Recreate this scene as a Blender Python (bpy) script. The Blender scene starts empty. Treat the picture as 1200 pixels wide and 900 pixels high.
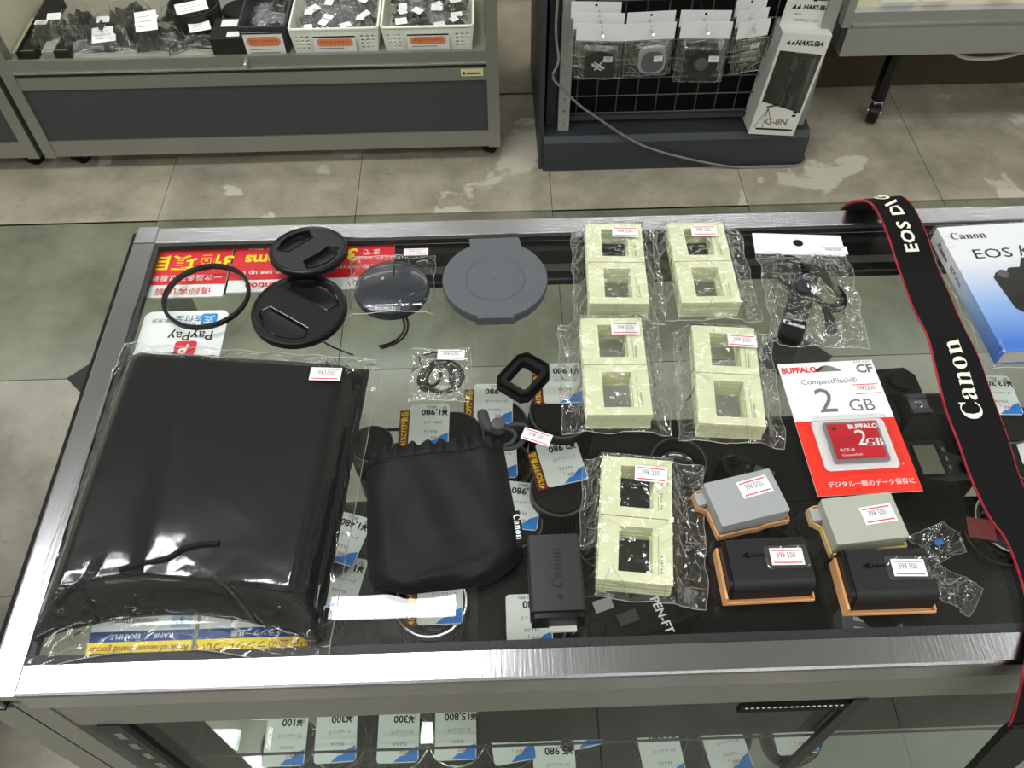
import bpy, bmesh, math, random
from mathutils import Vector, Matrix
random.seed(7)
SC = bpy.context.scene; COL = SC.collection; PI = math.pi
R = math.radians

# ------------------------------------------------------------------ camera, light, exposure
GLASS = 0.916                      # height of the counter's glass top above the floor (metres)
EYE = GLASS + 0.5644               # the phone is held about 56 cm above the glass
F_PX = 1002.93                     # focal length for a 1200 px wide frame
PITCH, ROLL, YAW = R(53.238), R(-0.5806), R(-1.3707)
_f = Vector((0, math.cos(PITCH), -math.sin(PITCH))); _r = Vector((1, 0, 0)); _u = _r.cross(_f)
_r, _u = math.cos(ROLL)*_r + math.sin(ROLL)*_u, -math.sin(ROLL)*_r + math.cos(ROLL)*_u
_Z = Matrix.Rotation(YAW, 3, 'Z'); FWD, RGT, UPV = _Z @ _f, _Z @ _r, _Z @ _u
EYEP = Vector((0, 0, EYE))
cam_d = bpy.data.cameras.new('camera'); cam = bpy.data.objects.new('camera', cam_d); COL.objects.link(cam)
cam_d.sensor_width = 36; cam_d.lens = 36*F_PX/1200; cam_d.clip_start = 0.02
cam.matrix_world = Matrix((RGT, UPV, -FWD)).transposed().to_4x4(); cam.location = EYEP
SC.camera = cam
wd = bpy.data.worlds.new('world'); SC.world = wd; wd.use_nodes = True
wd.node_tree.nodes['Background'].inputs[0].default_value = (0.9, 0.95, 1, 1)
wd.node_tree.nodes['Background'].inputs[1].default_value = 0.25
CEIL = 3.0; TUBE_Z = 2.61
def tube_light(x, y, watts, w=1.24, d=0.065):
    l = bpy.data.lights.new('fluorescent_tube', 'AREA'); l.shape = 'RECTANGLE'; l.size = w; l.size_y = d
    l.energy = watts; l.color = (0.98, 1.0, 0.97)
    o = bpy.data.objects.new('fluorescent_tube', l); o.location = (x, y, TUBE_Z); COL.objects.link(o)
    l2 = l.copy(); l2.energy = watts*0.3; o2 = bpy.data.objects.new('fluorescent_tube', l2); o2.location = (x, y, TUBE_Z+0.03); o2.rotation_euler = (PI, 0, 0); COL.objects.link(o2)
TUBE_ROWS = [(-0.76, 0.88), (-3.2, 0.88), (2.3, 0.88)] + [(x, y) for y in (-1.75, -0.5, 3.2, 4.7) for x in (-2.6, -0.9, 0.8, 2.5)]  # outer rows unseen; extra tubes added there for more glints on film
for tx, ty in TUBE_ROWS:
    for s in (-0.125, 0.055): tube_light(tx, ty+s, 10.5 if ty == 0.88 else 5.2)
VS = SC.view_settings; SC.display_settings.display_device = 'sRGB'
VS.view_transform = 'Standard'; VS.look = 'None'; VS.exposure = -0.25; VS.gamma = 1.0; VS.use_curve_mapping = False
try:
    SC.cycles.max_bounces = 10; SC.cycles.transparent_max_bounces = 24; SC.cycles.transmission_bounces = 8
    SC.cycles.caustics_reflective = False; SC.cycles.caustics_refractive = False; SC.cycles.sample_clamp_indirect = 4
except Exception: pass

# ------------------------------------------------------------------ measuring: from a sighting to a point on a known surface
def at(u, v, z):
    d = RGT*((u-600)/F_PX) - UPV*((v-450)/F_PX) + FWD
    return EYEP + d*((z-EYE)/d.z)
def aty(u, v, y):
    d = RGT*((u-600)/F_PX) - UPV*((v-450)/F_PX) + FWD
    return EYEP + d*(y/d.y)
def pose(tl, tr, bl, br, z):
    a, b, c, d = [at(*p, z) for p in (tl, tr, bl, br)]
    t = (b-a).normalized() + (d-c).normalized()
    return (a+b+c+d)/4, math.atan2(t.y, t.x), ((b-a).length+(d-c).length)/2, ((a-c).length+(b-d).length)/2

# ------------------------------------------------------------------ materials
def lin(c): c /= 255; return c/12.92 if c <= 0.04045 else ((c+0.055)/1.055)**2.4
def rgb(c): return tuple(lin(x) for x in c) + (1,)
MATS = {}
def mat(name, col, rough=0.5, metal=0.0, bump=0, bscale=200, spec=0.35, var=0, vscale=20, coat=0, emit=0, stretch=None, alpha=1):
    if name in MATS: return MATS[name]
    m = bpy.data.materials.new(name); MATS[name] = m; m.use_nodes = True
    nt = m.node_tree; b = nt.nodes['Principled BSDF']
    b.inputs['Base Color'].default_value = rgb(col); b.inputs['Roughness'].default_value = rough; b.inputs['Metallic'].default_value = metal
    b.inputs['Specular IOR Level'].default_value = spec; b.inputs['Coat Weight'].default_value = coat
    if emit: b.inputs['Emission Color'].default_value = rgb(col); b.inputs['Emission Strength'].default_value = emit
    if bump or var:
        tc = nt.nodes.new('ShaderNodeTexCoord'); mp = nt.nodes.new('ShaderNodeMapping'); nt.links.new(tc.outputs['Object'], mp.inputs[0])
        if stretch: mp.inputs['Scale'].default_value = stretch
    if var:
        n = nt.nodes.new('ShaderNodeTexNoise'); n.inputs['Scale'].default_value = vscale; n.inputs['Detail'].default_value = 5
        nt.links.new(mp.outputs[0], n.inputs['Vector'])
        mx = nt.nodes.new('ShaderNodeMix'); mx.data_type = 'RGBA'
        mx.inputs[6].default_value = rgb([max(0, c*(1-var)) for c in col]); mx.inputs[7].default_value = rgb([min(255, c*(1+var)) for c in col])
        nt.links.new(n.outputs[0], mx.inputs[0]); nt.links.new(mx.outputs[2], b.inputs['Base Color'])
    if bump:
        n = nt.nodes.new('ShaderNodeTexNoise'); n.inputs['Scale'].default_value = bscale; n.inputs['Detail'].default_value = 3
        nt.links.new(mp.outputs[0], n.inputs['Vector'])
        bp = nt.nodes.new('ShaderNodeBump'); bp.inputs['Strength'].default_value = bump; bp.inputs['Distance'].default_value = 0.5/(bscale*max(stretch or (1, 1)))
        nt.links.new(n.outputs[0], bp.inputs['Height']); nt.links.new(bp.outputs[0], b.inputs['Normal'])
    return m
def clear(name, tint, ior=1.5, gain=1.0, rough=0.02, bump=0, bscale=60, base=0.0):
    if name in MATS: return MATS[name]
    m = bpy.data.materials.new(name); MATS[name] = m; m.use_nodes = True; nt = m.node_tree
    nt.nodes.remove(nt.nodes['Principled BSDF']); out = nt.nodes['Material Output']
    t = nt.nodes.new('ShaderNodeBsdfTransparent'); t.inputs[0].default_value = tint+(1,)
    g = nt.nodes.new('ShaderNodeBsdfGlossy'); g.inputs['Roughness'].default_value = rough; g.inputs[0].default_value = (1, 1, 1, 1)
    geo = nt.nodes.new('ShaderNodeNewGeometry'); dt = nt.nodes.new('ShaderNodeVectorMath'); dt.operation = 'DOT_PRODUCT'   # Schlick reflectance, the same from both sides of the sheet
    nt.links.new(geo.outputs['Incoming'], dt.inputs[0]); nt.links.new(geo.outputs['Normal'], dt.inputs[1])
    def mth(op, x, b=None, c=None):
        n = nt.nodes.new('ShaderNodeMath'); n.operation = op; nt.links.new(x, n.inputs[0])
        if b is not None: n.inputs[1].default_value = b
        if c is not None: n.inputs[2].default_value = c
        return n
    r0 = ((ior-1)/(ior+1))**2
    ab = mth('ABSOLUTE', dt.outputs['Value']); iv = mth('MULTIPLY_ADD', ab.outputs[0], -1.0, 1.0); iv.use_clamp = True
    pw = mth('POWER', iv.outputs[0], 5.0); f = mth('MULTIPLY_ADD', pw.outputs[0], 1-r0, r0)
    ma = nt.nodes.new('ShaderNodeMath'); ma.operation = 'MULTIPLY_ADD'; ma.inputs[1].default_value = gain; ma.inputs[2].default_value = base; ma.use_clamp = True
    mx = nt.nodes.new('ShaderNodeMixShader')
    nt.links.new(f.outputs[0], ma.inputs[0]); nt.links.new(ma.outputs[0], mx.inputs[0]); nt.links.new(t.outputs[0], mx.inputs[1]); nt.links.new(g.outputs[0], mx.inputs[2])
    nt.links.new(mx.outputs[0], out.inputs[0])
    if bump:
        tc = nt.nodes.new('ShaderNodeTexCoord'); n = nt.nodes.new('ShaderNodeTexNoise'); n.inputs['Scale'].default_value = bscale; n.inputs['Detail'].default_value = 2
        n.inputs['Distortion'].default_value = 1.5
        bp = nt.nodes.new('ShaderNodeBump'); bp.inputs['Strength'].default_value = bump; bp.inputs['Distance'].default_value = 0.25/bscale
        nt.links.new(tc.outputs['Object'], n.inputs['Vector']); nt.links.new(n.outputs[0], bp.inputs['Height'])
        nt.links.new(bp.outputs[0], g.inputs['Normal']); nt.links.new(bp.outputs[0], dt.inputs[1])
    return m
def floor_mat(name, col, patch, amount):
    m = mat(name, col, 0.42); nt = m.node_tree; b = nt.nodes['Principled BSDF']
    geo = nt.nodes.new('ShaderNodeNewGeometry')
    n1 = nt.nodes.new('ShaderNodeTexNoise'); n1.inputs['Scale'].default_value = 6; n1.inputs['Detail'].default_value = 9; n1.inputs['Roughness'].default_value = 0.65
    n2 = nt.nodes.new('ShaderNodeTexNoise'); n2.inputs['Scale'].default_value = 4.2; n2.inputs['Detail'].default_value = 7; n2.inputs['Distortion'].default_value = 0.4
    n3 = nt.nodes.new('ShaderNodeTexNoise'); n3.inputs['Scale'].default_value = 70; n3.inputs['Detail'].default_value = 6
    for n in (n1, n2, n3): nt.links.new(geo.outputs['Position'], n.inputs['Vector'])
    cr = nt.nodes.new('ShaderNodeValToRGB'); cr.color_ramp.elements[0].position = 0.3; cr.color_ramp.elements[1].position = 0.72
    cr.color_ramp.elements[0].color = rgb([c*0.82 for c in col]); cr.color_ramp.elements[1].color = rgb([min(255, c*1.12) for c in col])
    nt.links.new(n1.outputs[0], cr.inputs[0])
    c2 = nt.nodes.new('ShaderNodeValToRGB'); c2.color_ramp.elements[0].position = 1-amount; c2.color_ramp.elements[1].position = 1-amount+0.02
    nt.links.new(n2.outputs[0], c2.inputs[0])
    mx = nt.nodes.new('ShaderNodeMix'); mx.data_type = 'RGBA'; mx.inputs[7].default_value = rgb(patch)
    nt.links.new(c2.outputs[0], mx.inputs[0]); nt.links.new(cr.outputs[0], mx.inputs[6])
    c3 = nt.nodes.new('ShaderNodeValToRGB'); c3.color_ramp.elements[0].position = 0.22; c3.color_ramp.elements[1].position = 0.34
    c3.color_ramp.elements[0].color = (0.25, 0.24, 0.22, 1)
    nt.links.new(n3.outputs[0], c3.inputs[0])
    m2 = nt.nodes.new('ShaderNodeMix'); m2.data_type = 'RGBA'; m2.blend_type = 'MULTIPLY'; m2.inputs[0].default_value = 0.8
    nt.links.new(mx.outputs[2], m2.inputs[6]); nt.links.new(c3.outputs[0], m2.inputs[7]); nt.links.new(m2.outputs[2], b.inputs['Base Color'])
    mr = nt.nodes.new('ShaderNodeMapRange'); mr.inputs['To Min'].default_value = 0.07; mr.inputs['To Max'].default_value = 0.3
    nt.links.new(n1.outputs[0], mr.inputs[0]); nt.links.new(mr.outputs[0], b.inputs['Roughness'])
    return m
def weave_mat(name, col, scale, rough=0.6, strength=0.5):
    m = mat(name, col, rough, spec=0.2); nt = m.node_tree; b = nt.nodes['Principled BSDF']
    tc = nt.nodes.new('ShaderNodeTexCoord'); ad = None
    for k, d in enumerate(('X', 'Y')):
        w = nt.nodes.new('ShaderNodeTexWave'); w.bands_direction = d; w.inputs['Scale'].default_value = scale; nt.links.new(tc.outputs['Object'], w.inputs['Vector'])
        if ad is None: ad = w
        else:
            mu = nt.nodes.new('ShaderNodeMath'); mu.operation = 'MULTIPLY'; nt.links.new(ad.outputs['Fac'], mu.inputs[0]); nt.links.new(w.outputs['Fac'], mu.inputs[1])
    bp = nt.nodes.new('ShaderNodeBump'); bp.inputs['Strength'].default_value = strength; bp.inputs['Distance'].default_value = 0.0006
    nt.links.new(mu.outputs[0], bp.inputs['Height']); nt.links.new(bp.outputs[0], b.inputs['Normal'])
    return m

BLACK = mat('black_plastic', (17, 17, 19), 0.36, spec=0.3)
BLACKM = mat('black_matte', (15, 15, 16), 0.6, spec=0.2)
BLACKG = mat('black_gloss', (14, 14, 16), 0.12)
RUBBER = mat('black_rubber', (17, 17, 18), 0.7, spec=0.2)
CAMB = mat('camera_black', (19, 19, 20), 0.5, bump=0.3, bscale=1500, spec=0.25)
GREYP = mat('grey_plastic', (88, 90, 96), 0.45, bump=0.1, bscale=900)
ALU = mat('brushed_aluminium', (205, 205, 212), 0.22, 1.0, bump=0.25, bscale=60, stretch=(0.6, 12, 12))
ALUS = mat('scratched_aluminium', (190, 190, 198), 0.19, 1.0, bump=0.10, bscale=45, stretch=(14, 0.8, 4))
ALUG = mat('dull_aluminium', (160, 161, 156), 0.36, 0.75, bump=0.2, bscale=40, stretch=(0.5, 8, 8))
SILV = mat('silver_ring', (200, 202, 205), 0.2, 1.0)
CHROME = mat('chrome', (220, 222, 225), 0.1, 1.0)
GASK = mat('dark_gasket', (42, 43, 45), 0.45, bump=0.3, bscale=300)
TRACK = mat('dark_track', (36, 37, 39), 0.4, 0.3)
WHITE = mat('white_paper', (236, 238, 240), 0.6)
WHITEP = mat('white_plastic', (226, 226, 216), 0.4)
TAGM = mat('tag_paper', (240, 242, 242), 0.5)
RED = mat('red_print', (214, 40, 50), 0.5)
SIGNR = mat('sign_red', (218, 38, 52), 0.45)
PINK = mat('red_bar', (226, 60, 90), 0.6)
INK = mat('black_ink', (25, 25, 28), 0.6)
GINK = mat('grey_ink', (120, 112, 118), 0.6)
BINK = mat('blue_ink', (35, 80, 150), 0.6)
TAGBLUE = mat('tag_blue', (40, 130, 225), 0.5)
DKRED = mat('tag_dark_red', (112, 26, 32), 0.5)
YEL = mat('yellow_print', (250, 222, 30), 0.5)
ORANGE = mat('orange_print', (240, 135, 90), 0.5)
DPANEL = mat('dark_grey_panel', (66, 66, 70), 0.6, bump=0.1, bscale=400)
NAVYG = mat('charcoal_metal', (58, 61, 67), 0.45)
FILM = clear('clear_film', (0.98, 0.98, 0.98), 1.45, 3.2, 0.09, bump=0.7, bscale=50, base=0.0)
FEDGE = clear('film_edge', (0.9, 0.9, 0.9), 1.45, 1.5, 0.35, base=0.3)
FILMH = clear('cellophane', (0.97, 0.97, 0.975), 1.45, 1.35, 0.07, bump=0.04, bscale=14, base=0.004)
GLASSM = clear('clear_glass', (0.985, 0.993, 0.987), 1.5, 0.55, 0.0)
GLASSF = clear('front_glass', (0.93, 0.96, 0.94), 1.5, 0.3, 0.01)
BLIST = clear('blister_plastic', (0.95, 0.955, 0.96), 1.5, 1.6, 0.05)

# ------------------------------------------------------------------ mesh helpers
def tag(o, label=None, cat=None, group=None, kind=None):
    if label: o['label'] = label
    if cat: o['category'] = cat
    if group: o['group'] = group
    if kind: o['kind'] = kind
    return o
def thing(name, label, cat, loc=(0, 0, 0), rz=0, group=None):
    o = bpy.data.objects.new(name, None); COL.objects.link(o); o.empty_display_size = 0.01
    o.location = loc; o.rotation_euler = (0, 0, rz)
    return tag(o, label, cat, group)
class MB:
    def __init__(s): s.v = []; s.f = []
    def add(s, vs, fs):
        n = len(s.v); s.v += [tuple(v) for v in vs]; s.f += [tuple(i+n for i in f) for f in fs]; return s
    def box(s, x0, x1, y0, y1, z0, z1):
        return s.add([(x, y, z) for z in (z0, z1) for y in (y0, y1) for x in (x0, x1)],
                     [(0, 2, 3, 1), (4, 5, 7, 6), (0, 1, 5, 4), (2, 6, 7, 3), (0, 4, 6, 2), (1, 3, 7, 5)])
    def cbox(s, x, y, z, w, l, h): return s.box(x-w/2, x+w/2, y-l/2, y+l/2, z, z+h)
    def loops(s, rings, cap0=True, cap1=True, closed=True):
        n = len(rings[0]); vs = [p for r_ in rings for p in r_]; fs = []
        for i in range(len(rings)-1):
            for j in range(n if closed else n-1):
                k = (j+1) % n; fs.append((i*n+j, i*n+k, (i+1)*n+k, (i+1)*n+j))
        if cap0: fs.append(tuple(range(n-1, -1, -1)))
        if cap1: fs.append(tuple((len(rings)-1)*n+j for j in range(n)))
        return s.add(vs, fs)
    def prism(s, pts, z0, z1, ch=0.0, chb=None):
        chb = ch if chb is None else chb
        def ins(c):
            if not c: return pts
            o = []; n = len(pts)
            for i in range(n):
                a, b, d = Vector(pts[i-1]), Vector(pts[i]), Vector(pts[(i+1) % n])
                e1 = (b-a); e2 = (d-b); n1 = Vector((-e1.y, e1.x)); n2 = Vector((-e2.y, e2.x))
                m = (n1.normalized() if n1.length else n1) + (n2.normalized() if n2.length else n2)
                o.append(tuple(b + m.normalized()*c))
            return o
        rs = []
        if chb: rs += [[(x, y, z0) for x, y in ins(chb)], [(x, y, z0+chb) for x, y in pts]]
        else: rs += [[(x, y, z0) for x, y in pts]]
        if ch: rs += [[(x, y, z1-ch) for x, y in pts], [(x, y, z1-ch*0.3) for x, y in ins(ch*0.3)], [(x, y, z1) for x, y in ins(ch)]]
        else: rs += [[(x, y, z1) for x, y in pts]]
        return s.loops(rs)
    def rbox(s, w, l, z0, z1, r=0.003, ch=0.001, x=0, y=0, chb=None): return s.prism(rrect(w, l, r, x, y), z0, z1, ch, chb)
    def tube(s, pts, r, n=6, closed=False):
        pts = [Vector(p) for p in pts]; rings = []; up = Vector((0, 0, 1)); N = len(pts)
        for i, p in enumerate(pts):
            a = pts[i-1] if (i or closed) else p; b = pts[(i+1) % N] if (i < N-1 or closed) else p
            d = (b-a).normalized(); x = d.cross(up)
            if x.length < 1e-4: x = d.cross(Vector((1, 0, 0)))
            x.normalize(); y = x.cross(d); rr = r[i] if isinstance(r, (list, tuple)) else r
            rings.append([p + x*rr*math.cos(2*PI*k/n) + y*rr*math.sin(2*PI*k/n) for k in range(n)])
        if closed: rings.append(rings[0]); return s.loops(rings, False, False)
        return s.loops(rings)
    def lathe(s, prof, n=32, x=0, y=0, z=0, cap0=True, cap1=True):
        return s.loops([[(x+r*math.cos(2*PI*k/n), y+r*math.sin(2*PI*k/n), z+h) for k in range(n)] for r, h in prof], cap0, cap1)
    def grid(s, nx, ny, fn):
        vs = [fn(i/nx, j/ny) for j in range(ny+1) for i in range(nx+1)]
        return s.add(vs, [(j*(nx+1)+i, j*(nx+1)+i+1, (j+1)*(nx+1)+i+1, (j+1)*(nx+1)+i) for j in range(ny) for i in range(nx)])
    def xf(s, m): s.v = [tuple(m @ Vector(v)) for v in s.v]; return s
    def build(s, name, m, parent=None, loc=(0, 0, 0), rot=(0, 0, 0), smooth=35, label=None):
        me = bpy.data.meshes.new(name); me.from_pydata(s.v, [], s.f); me.update()
        bm = bmesh.new(); bm.from_mesh(me); bmesh.ops.recalc_face_normals(bm, faces=bm.faces); bm.to_mesh(me); bm.free()
        if smooth:
            me.shade_smooth(); me.set_sharp_from_angle(angle=R(smooth))
        o = put(name, me, m, parent, loc, rot, label)
        if smooth and len(s.f) < 500: o.modifiers.new('weighted', 'WEIGHTED_NORMAL').keep_sharp = True
        return o
def put(name, me, m, parent=None, loc=(0, 0, 0), rot=(0, 0, 0), label=None):
    if m and not me.materials: me.materials.append(m)
    o = bpy.data.objects.new(name, me); COL.objects.link(o); o.parent = parent; o.location = loc; o.rotation_euler = rot
    if label: o['label'] = label
    return o
def rrect(w, l, r=0.003, x=0, y=0, n=4):
    o = []
    for cx, cy, a in ((w/2-r, l/2-r, 0), (-w/2+r, l/2-r, 90), (-w/2+r, -l/2+r, 180), (w/2-r, -l/2+r, 270)):
        for k in range(n+1):
            t = R(a+90*k/n); o.append((x+cx+r*math.cos(t), y+cy+r*math.sin(t)))
    return o
def circ(r, n=32, x=0, y=0, a0=0, a1=360):
    k = n if a1-a0 < 360 else n-0
    return [(x+r*math.cos(R(a0+(a1-a0)*i/n)), y+r*math.sin(R(a0+(a1-a0)*i/n))) for i in range(n+(1 if a1-a0 < 360 else 0))]
def plate(name, outline, holes, z0, z1, m, parent, loc=(0, 0, 0), rot=(0, 0, 0), label=None):
    bm = bmesh.new(); edges = []
    for lp in [outline]+holes:
        vs = [bm.verts.new((x, y, z0)) for x, y in lp]
        edges += [bm.edges.new((vs[i-1], vs[i])) for i in range(len(vs))]
    res = bmesh.ops.triangle_fill(bm, use_beauty=True, edges=edges)
    fs = [g for g in res['geom'] if isinstance(g, bmesh.types.BMFace)]
    ex = bmesh.ops.extrude_face_region(bm, geom=fs)
    bmesh.ops.translate(bm, vec=(0, 0, z1-z0), verts=[g for g in ex['geom'] if isinstance(g, bmesh.types.BMVert)])
    bmesh.ops.recalc_face_normals(bm, faces=bm.faces)
    me = bpy.data.meshes.new(name); bm.to_mesh(me); bm.free()
    return put(name, me, m, parent, loc, rot, label)
TXT = {}
def text(name, parent, body, size, x, y, z, rz=0, m=None, align='CENTER', sx=1.0, shear=0.0, bold=0.0, rot=None):
    key = (body, size, m.name, align, shear, bold)
    if key not in TXT: me = bpy.data.meshes.new(name); me.materials.append(m); TXT[key] = me
    o = bpy.data.objects.new(name, TXT[key]); COL.objects.link(o); o.parent = parent; o.location = (x, y, z)
    o.rotation_euler = rot if rot else (0, 0, rz); o.scale = (sx, 1, 1)
    return o
def set_type():
    """Give every lettering mesh its glyphs, once all are known."""
    tmp = []
    for (body, size, mn, align, shear, bold), me in TXT.items():
        c = bpy.data.curves.new('glyphs', 'FONT'); c.body = body; c.size = size; c.align_x = align; c.align_y = 'CENTER'
        c.shear = shear; c.offset = bold*size; c.resolution_u = 2
        o = bpy.data.objects.new('glyphs', c); COL.objects.link(o); tmp.append((o, c, me))
    dg = bpy.context.evaluated_depsgraph_get(); dg.update()
    for o, c, me in tmp:
        g = bpy.data.meshes.new_from_object(o.evaluated_get(dg)); bm = bmesh.new(); bm.from_mesh(g); bm.to_mesh(me); bm.free(); me.update(); bpy.data.meshes.remove(g)
    for o, c, me in tmp: bpy.data.objects.remove(o); bpy.data.curves.remove(c)
def sticker(parent, body, x, y, z, rz=0, w=0.023, h=0.014, rot=None):
    s = MB().box(-w/2, w/2, -h/2, h/2, 0, 0.00025).build('price_sticker', WHITE, parent, (x, y, z), rot or (0, 0, rz), 0)
    for k in (-1, 1): MB().box(-w*0.43, w*0.43, k*h*0.36-h*0.035, k*h*0.36+h*0.035, 0.00026, 0.00034).build('red_bar', PINK, s, smooth=0)
    text('price_print', s, body, h*0.48, 0, h*0.06, 0.0004, 0, GINK, sx=0.9*w/(h*0.4*max(6, len(body))*0.78))
    return s
def smooth01(t): t = max(0.0, min(1.0, t)); return t*t*(3-2*t)
def film(parent, w, l, core=None, fall=0.012, amp=0.0012, seed=1, n=40, creases=14, m=None, loc=(0, 0, 0), rot=(0, 0, 0), name='clear_bag', taut=0.35, curl=0.002, extra=None, folds=None):
    """A limp film lying over its contents: core = (x, y, w, l, h) boxes it is draped over."""
    rn = random.Random(seed); cs = []
    for _ in range(creases):
        a = rn.uniform(0, PI); cs.append((rn.uniform(-w/2, w/2), rn.uniform(-l/2, l/2), math.cos(a), math.sin(a), rn.uniform(0.3, 1)*amp*rn.choice((-1, 1, 1)), rn.uniform(0.01, 0.035), rn.uniform(0.0012, 0.0034)))
    ph = [rn.uniform(0, 6) for _ in range(6)]
    nx = n; ny = max(8, int(n*l/w))
    def fn(u, v):
        x = (u-0.5)*w; y = (v-0.5)*l; z = 0.0008; on = 0
        for cx, cy, cw, cl, chh in core or []:
            dx = max(abs(x-cx)-cw/2, 0); dy = max(abs(y-cy)-cl/2, 0); d = math.hypot(dx, dy); t = max(0, 1-d/fall)
            z = max(z, 0.0008 + (chh+0.0006)*(t**1.6 if t < 1 else 1)); on = max(on, 1 if d < 0.002 else 0)
        wr = 0
        for px, py, c, s_, a, ln, wd_ in cs:
            q = (x-px)*c+(y-py)*s_; d = abs(-(x-px)*s_+(y-py)*c)
            if abs(q) < ln*2: wr += a*math.exp(-d/wd_)*math.exp(-(q/ln)**2)
        wr += amp*0.5*math.sin(x*170+ph[0]+2*math.sin(y*90+ph[1]))*math.sin(y*120+ph[2])
        z += wr*taut if on else abs(wr)
        e = min(u, 1-u)*w; e2 = min(v, 1-v)*l; ee = min(e, e2)
        if ee < 0.004: z += curl*(1-ee/0.004)*(0.6+0.6*math.sin(x*130+y*150+ph[3]))
        if on: z = max(z, max((0.0008+q[4]) for q in core if abs(x-q[0]) <= q[2]/2+0.003 and abs(y-q[1]) <= q[3]/2+0.003) if any(abs(x-q[0]) <= q[2]/2+0.003 and abs(y-q[1]) <= q[3]/2+0.003 for q in core) else z)
        if extra: z = extra(x, y, z)
        return (x+0.0008*math.sin(y*200+ph[4])*(1 if e < 0.01 else 0), y, max(z, 0.0004))
    o = MB().grid(nx, ny, fn).build(name, m or FILM, parent, loc, rot, 60)
    MB().tube([fn(k/40, 0) for k in range(40)]+[fn(1, k/40) for k in range(40)]+[fn(1-k/40, 1) for k in range(40)]+[fn(0, 1-k/40) for k in range(40)], 0.0003, 4, True).build('bag_edge', FEDGE, o, smooth=60)
    fd = MB(); nf = max(8, int(w*l*3400)) if folds is None else folds
    for _ in range(nf*4):
        if nf <= 0: break
        u0, v0, a = rn.uniform(0.02, 0.98), rn.uniform(0.02, 0.98), rn.uniform(0, PI); L = rn.uniform(0.006, 0.03)
        over = any(abs((u0-0.5)*w-q[0]) < q[2]/2 and abs((v0-0.5)*l-q[1]) < q[3]/2 for q in core or [])
        if over: continue
        pts = []; bend = rn.uniform(-0.6, 0.6)
        for k in range(9):
            t = (k/8-0.5)*L; uu = u0+(math.cos(a+bend*k/8)*t)/w; vv = v0+(math.sin(a+bend*k/8)*t)/l
            if not (0.01 < uu < 0.99 and 0.01 < vv < 0.99): continue
            p = fn(uu, vv); pts.append((p[0], p[1], p[2]+0.0002))
        if len(pts) > 3: fd.tube(pts, [0.00006]+[0.00022]*(len(pts)-2)+[0.00006], 4); nf -= 1
    if fd.v: fd.build('bag_folds', FEDGE, o, smooth=60)['kind'] = 'stuff'  # thin pale tubes shaped as the glints along the film's folds
    return o
def catmull(P, k=5):
    o = []
    for i in range(len(P)-1):
        a, b, c, d = P[max(i-1, 0)], P[i], P[i+1], P[min(i+2, len(P)-1)]
        for j in range(k):
            t = j/k; o.append(0.5*((2*b)+(c-a)*t+(2*a-5*b+4*c-d)*t*t+(3*b-a-3*c+d)*t**3))
    return o+[P[-1]]
def V3(*a): return Vector(a)

# ------------------------------------------------------------------ the setting
def wpart(name, mb, m, parent, smooth=35, label=None):
    """A part given in world coordinates under an unrotated thing."""
    p = parent; off = Vector((0, 0, 0))
    while p: off += p.location; p = p.parent
    return mb.build(name, m, parent, tuple(-off), smooth=smooth, label=label)
def extr_x(prof, x0, x1): return MB().loops([[(x0, y, z) for y, z in prof], [(x1, y, z) for y, z in prof]])
def extr_y(prof, y0, y1): return MB().loops([[(x, y0, z) for x, z in prof], [(x, y1, z) for x, z in prof]])
F_BEIGE = floor_mat('floor_beige', (170, 163, 146), (204, 198, 184), 0.405)
F_GREEN = floor_mat('floor_green', (122, 123, 106), (140, 139, 122), 0.3)
F_GREY = floor_mat('floor_grey', (142, 139, 128), (158, 155, 144), 0.3)
F_BACK = floor_mat('floor_back', (150, 141, 124), (180, 174, 158), 0.3)
JOINT = mat('floor_joint', (112, 106, 94), 0.8)
DIAM = mat('dark_inlay', (44, 45, 44), 0.5)
fl = tag(MB().box(-4, 4, -2.5, 6.2, -0.1, -0.004).build('floor', JOINT, smooth=0), kind='structure')
TX0, TY0 = 0.147, 1.155; tile_me = {}
for i in range(-6, 6):
    for j in range(-3, 5):
        m_ = F_GREEN if j == 0 else F_BEIGE if j == 1 else F_BACK if j > 1 else F_GREY
        if m_.name not in tile_me:
            tile_me[m_.name] = MB().prism([(-0.2493, -0.2493), (0.2493, -0.2493), (0.2493, 0.2493), (-0.2493, 0.2493)], -0.004, 0.0, 0.0008, 0)
            t_ = tile_me[m_.name].build('tile', m_, fl, smooth=0); tile_me[m_.name] = t_.data
        else:
            t_ = bpy.data.objects.new('tile', tile_me[m_.name]); COL.objects.link(t_); t_.parent = fl
        t_.location = (TX0+(i+0.5)*0.5, TY0+(j+0.5)*0.5-(0.008 if j == 1 else 0), 0.0005*((i*7+j*3) % 3))
for i in (-2, 1):
    MB().prism([(-0.088, 0), (0, -0.088), (0.088, 0), (0, 0.088)], 0, 0.0012).build('inlay_diamond', DIAM, fl, (TX0+i*0.5, TY0, 0.001), smooth=0)
WALLM = mat('shop_wall', (214, 212, 202), 0.8)
CEILM = mat('ceiling_white', (226, 226, 222), 0.85)
for nm, a in (('wall_back', (-4, 4, 6.0, 6.2, 0, CEIL)), ('wall_front', (-4, 4, -2.5, -2.4, 0, CEIL)), ('wall_left', (-4.1, -4, -2.5, 6.2, 0, CEIL)), ('wall_right', (4, 4.1, -2.5, 6.2, 0, CEIL)), ('ceiling', (-4, 4, -2.5, 6.2, CEIL, CEIL+0.1))):
    tag(MB().box(*a).build(nm, CEILM if nm == 'ceiling' else WALLM, smooth=0), kind='structure')

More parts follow.
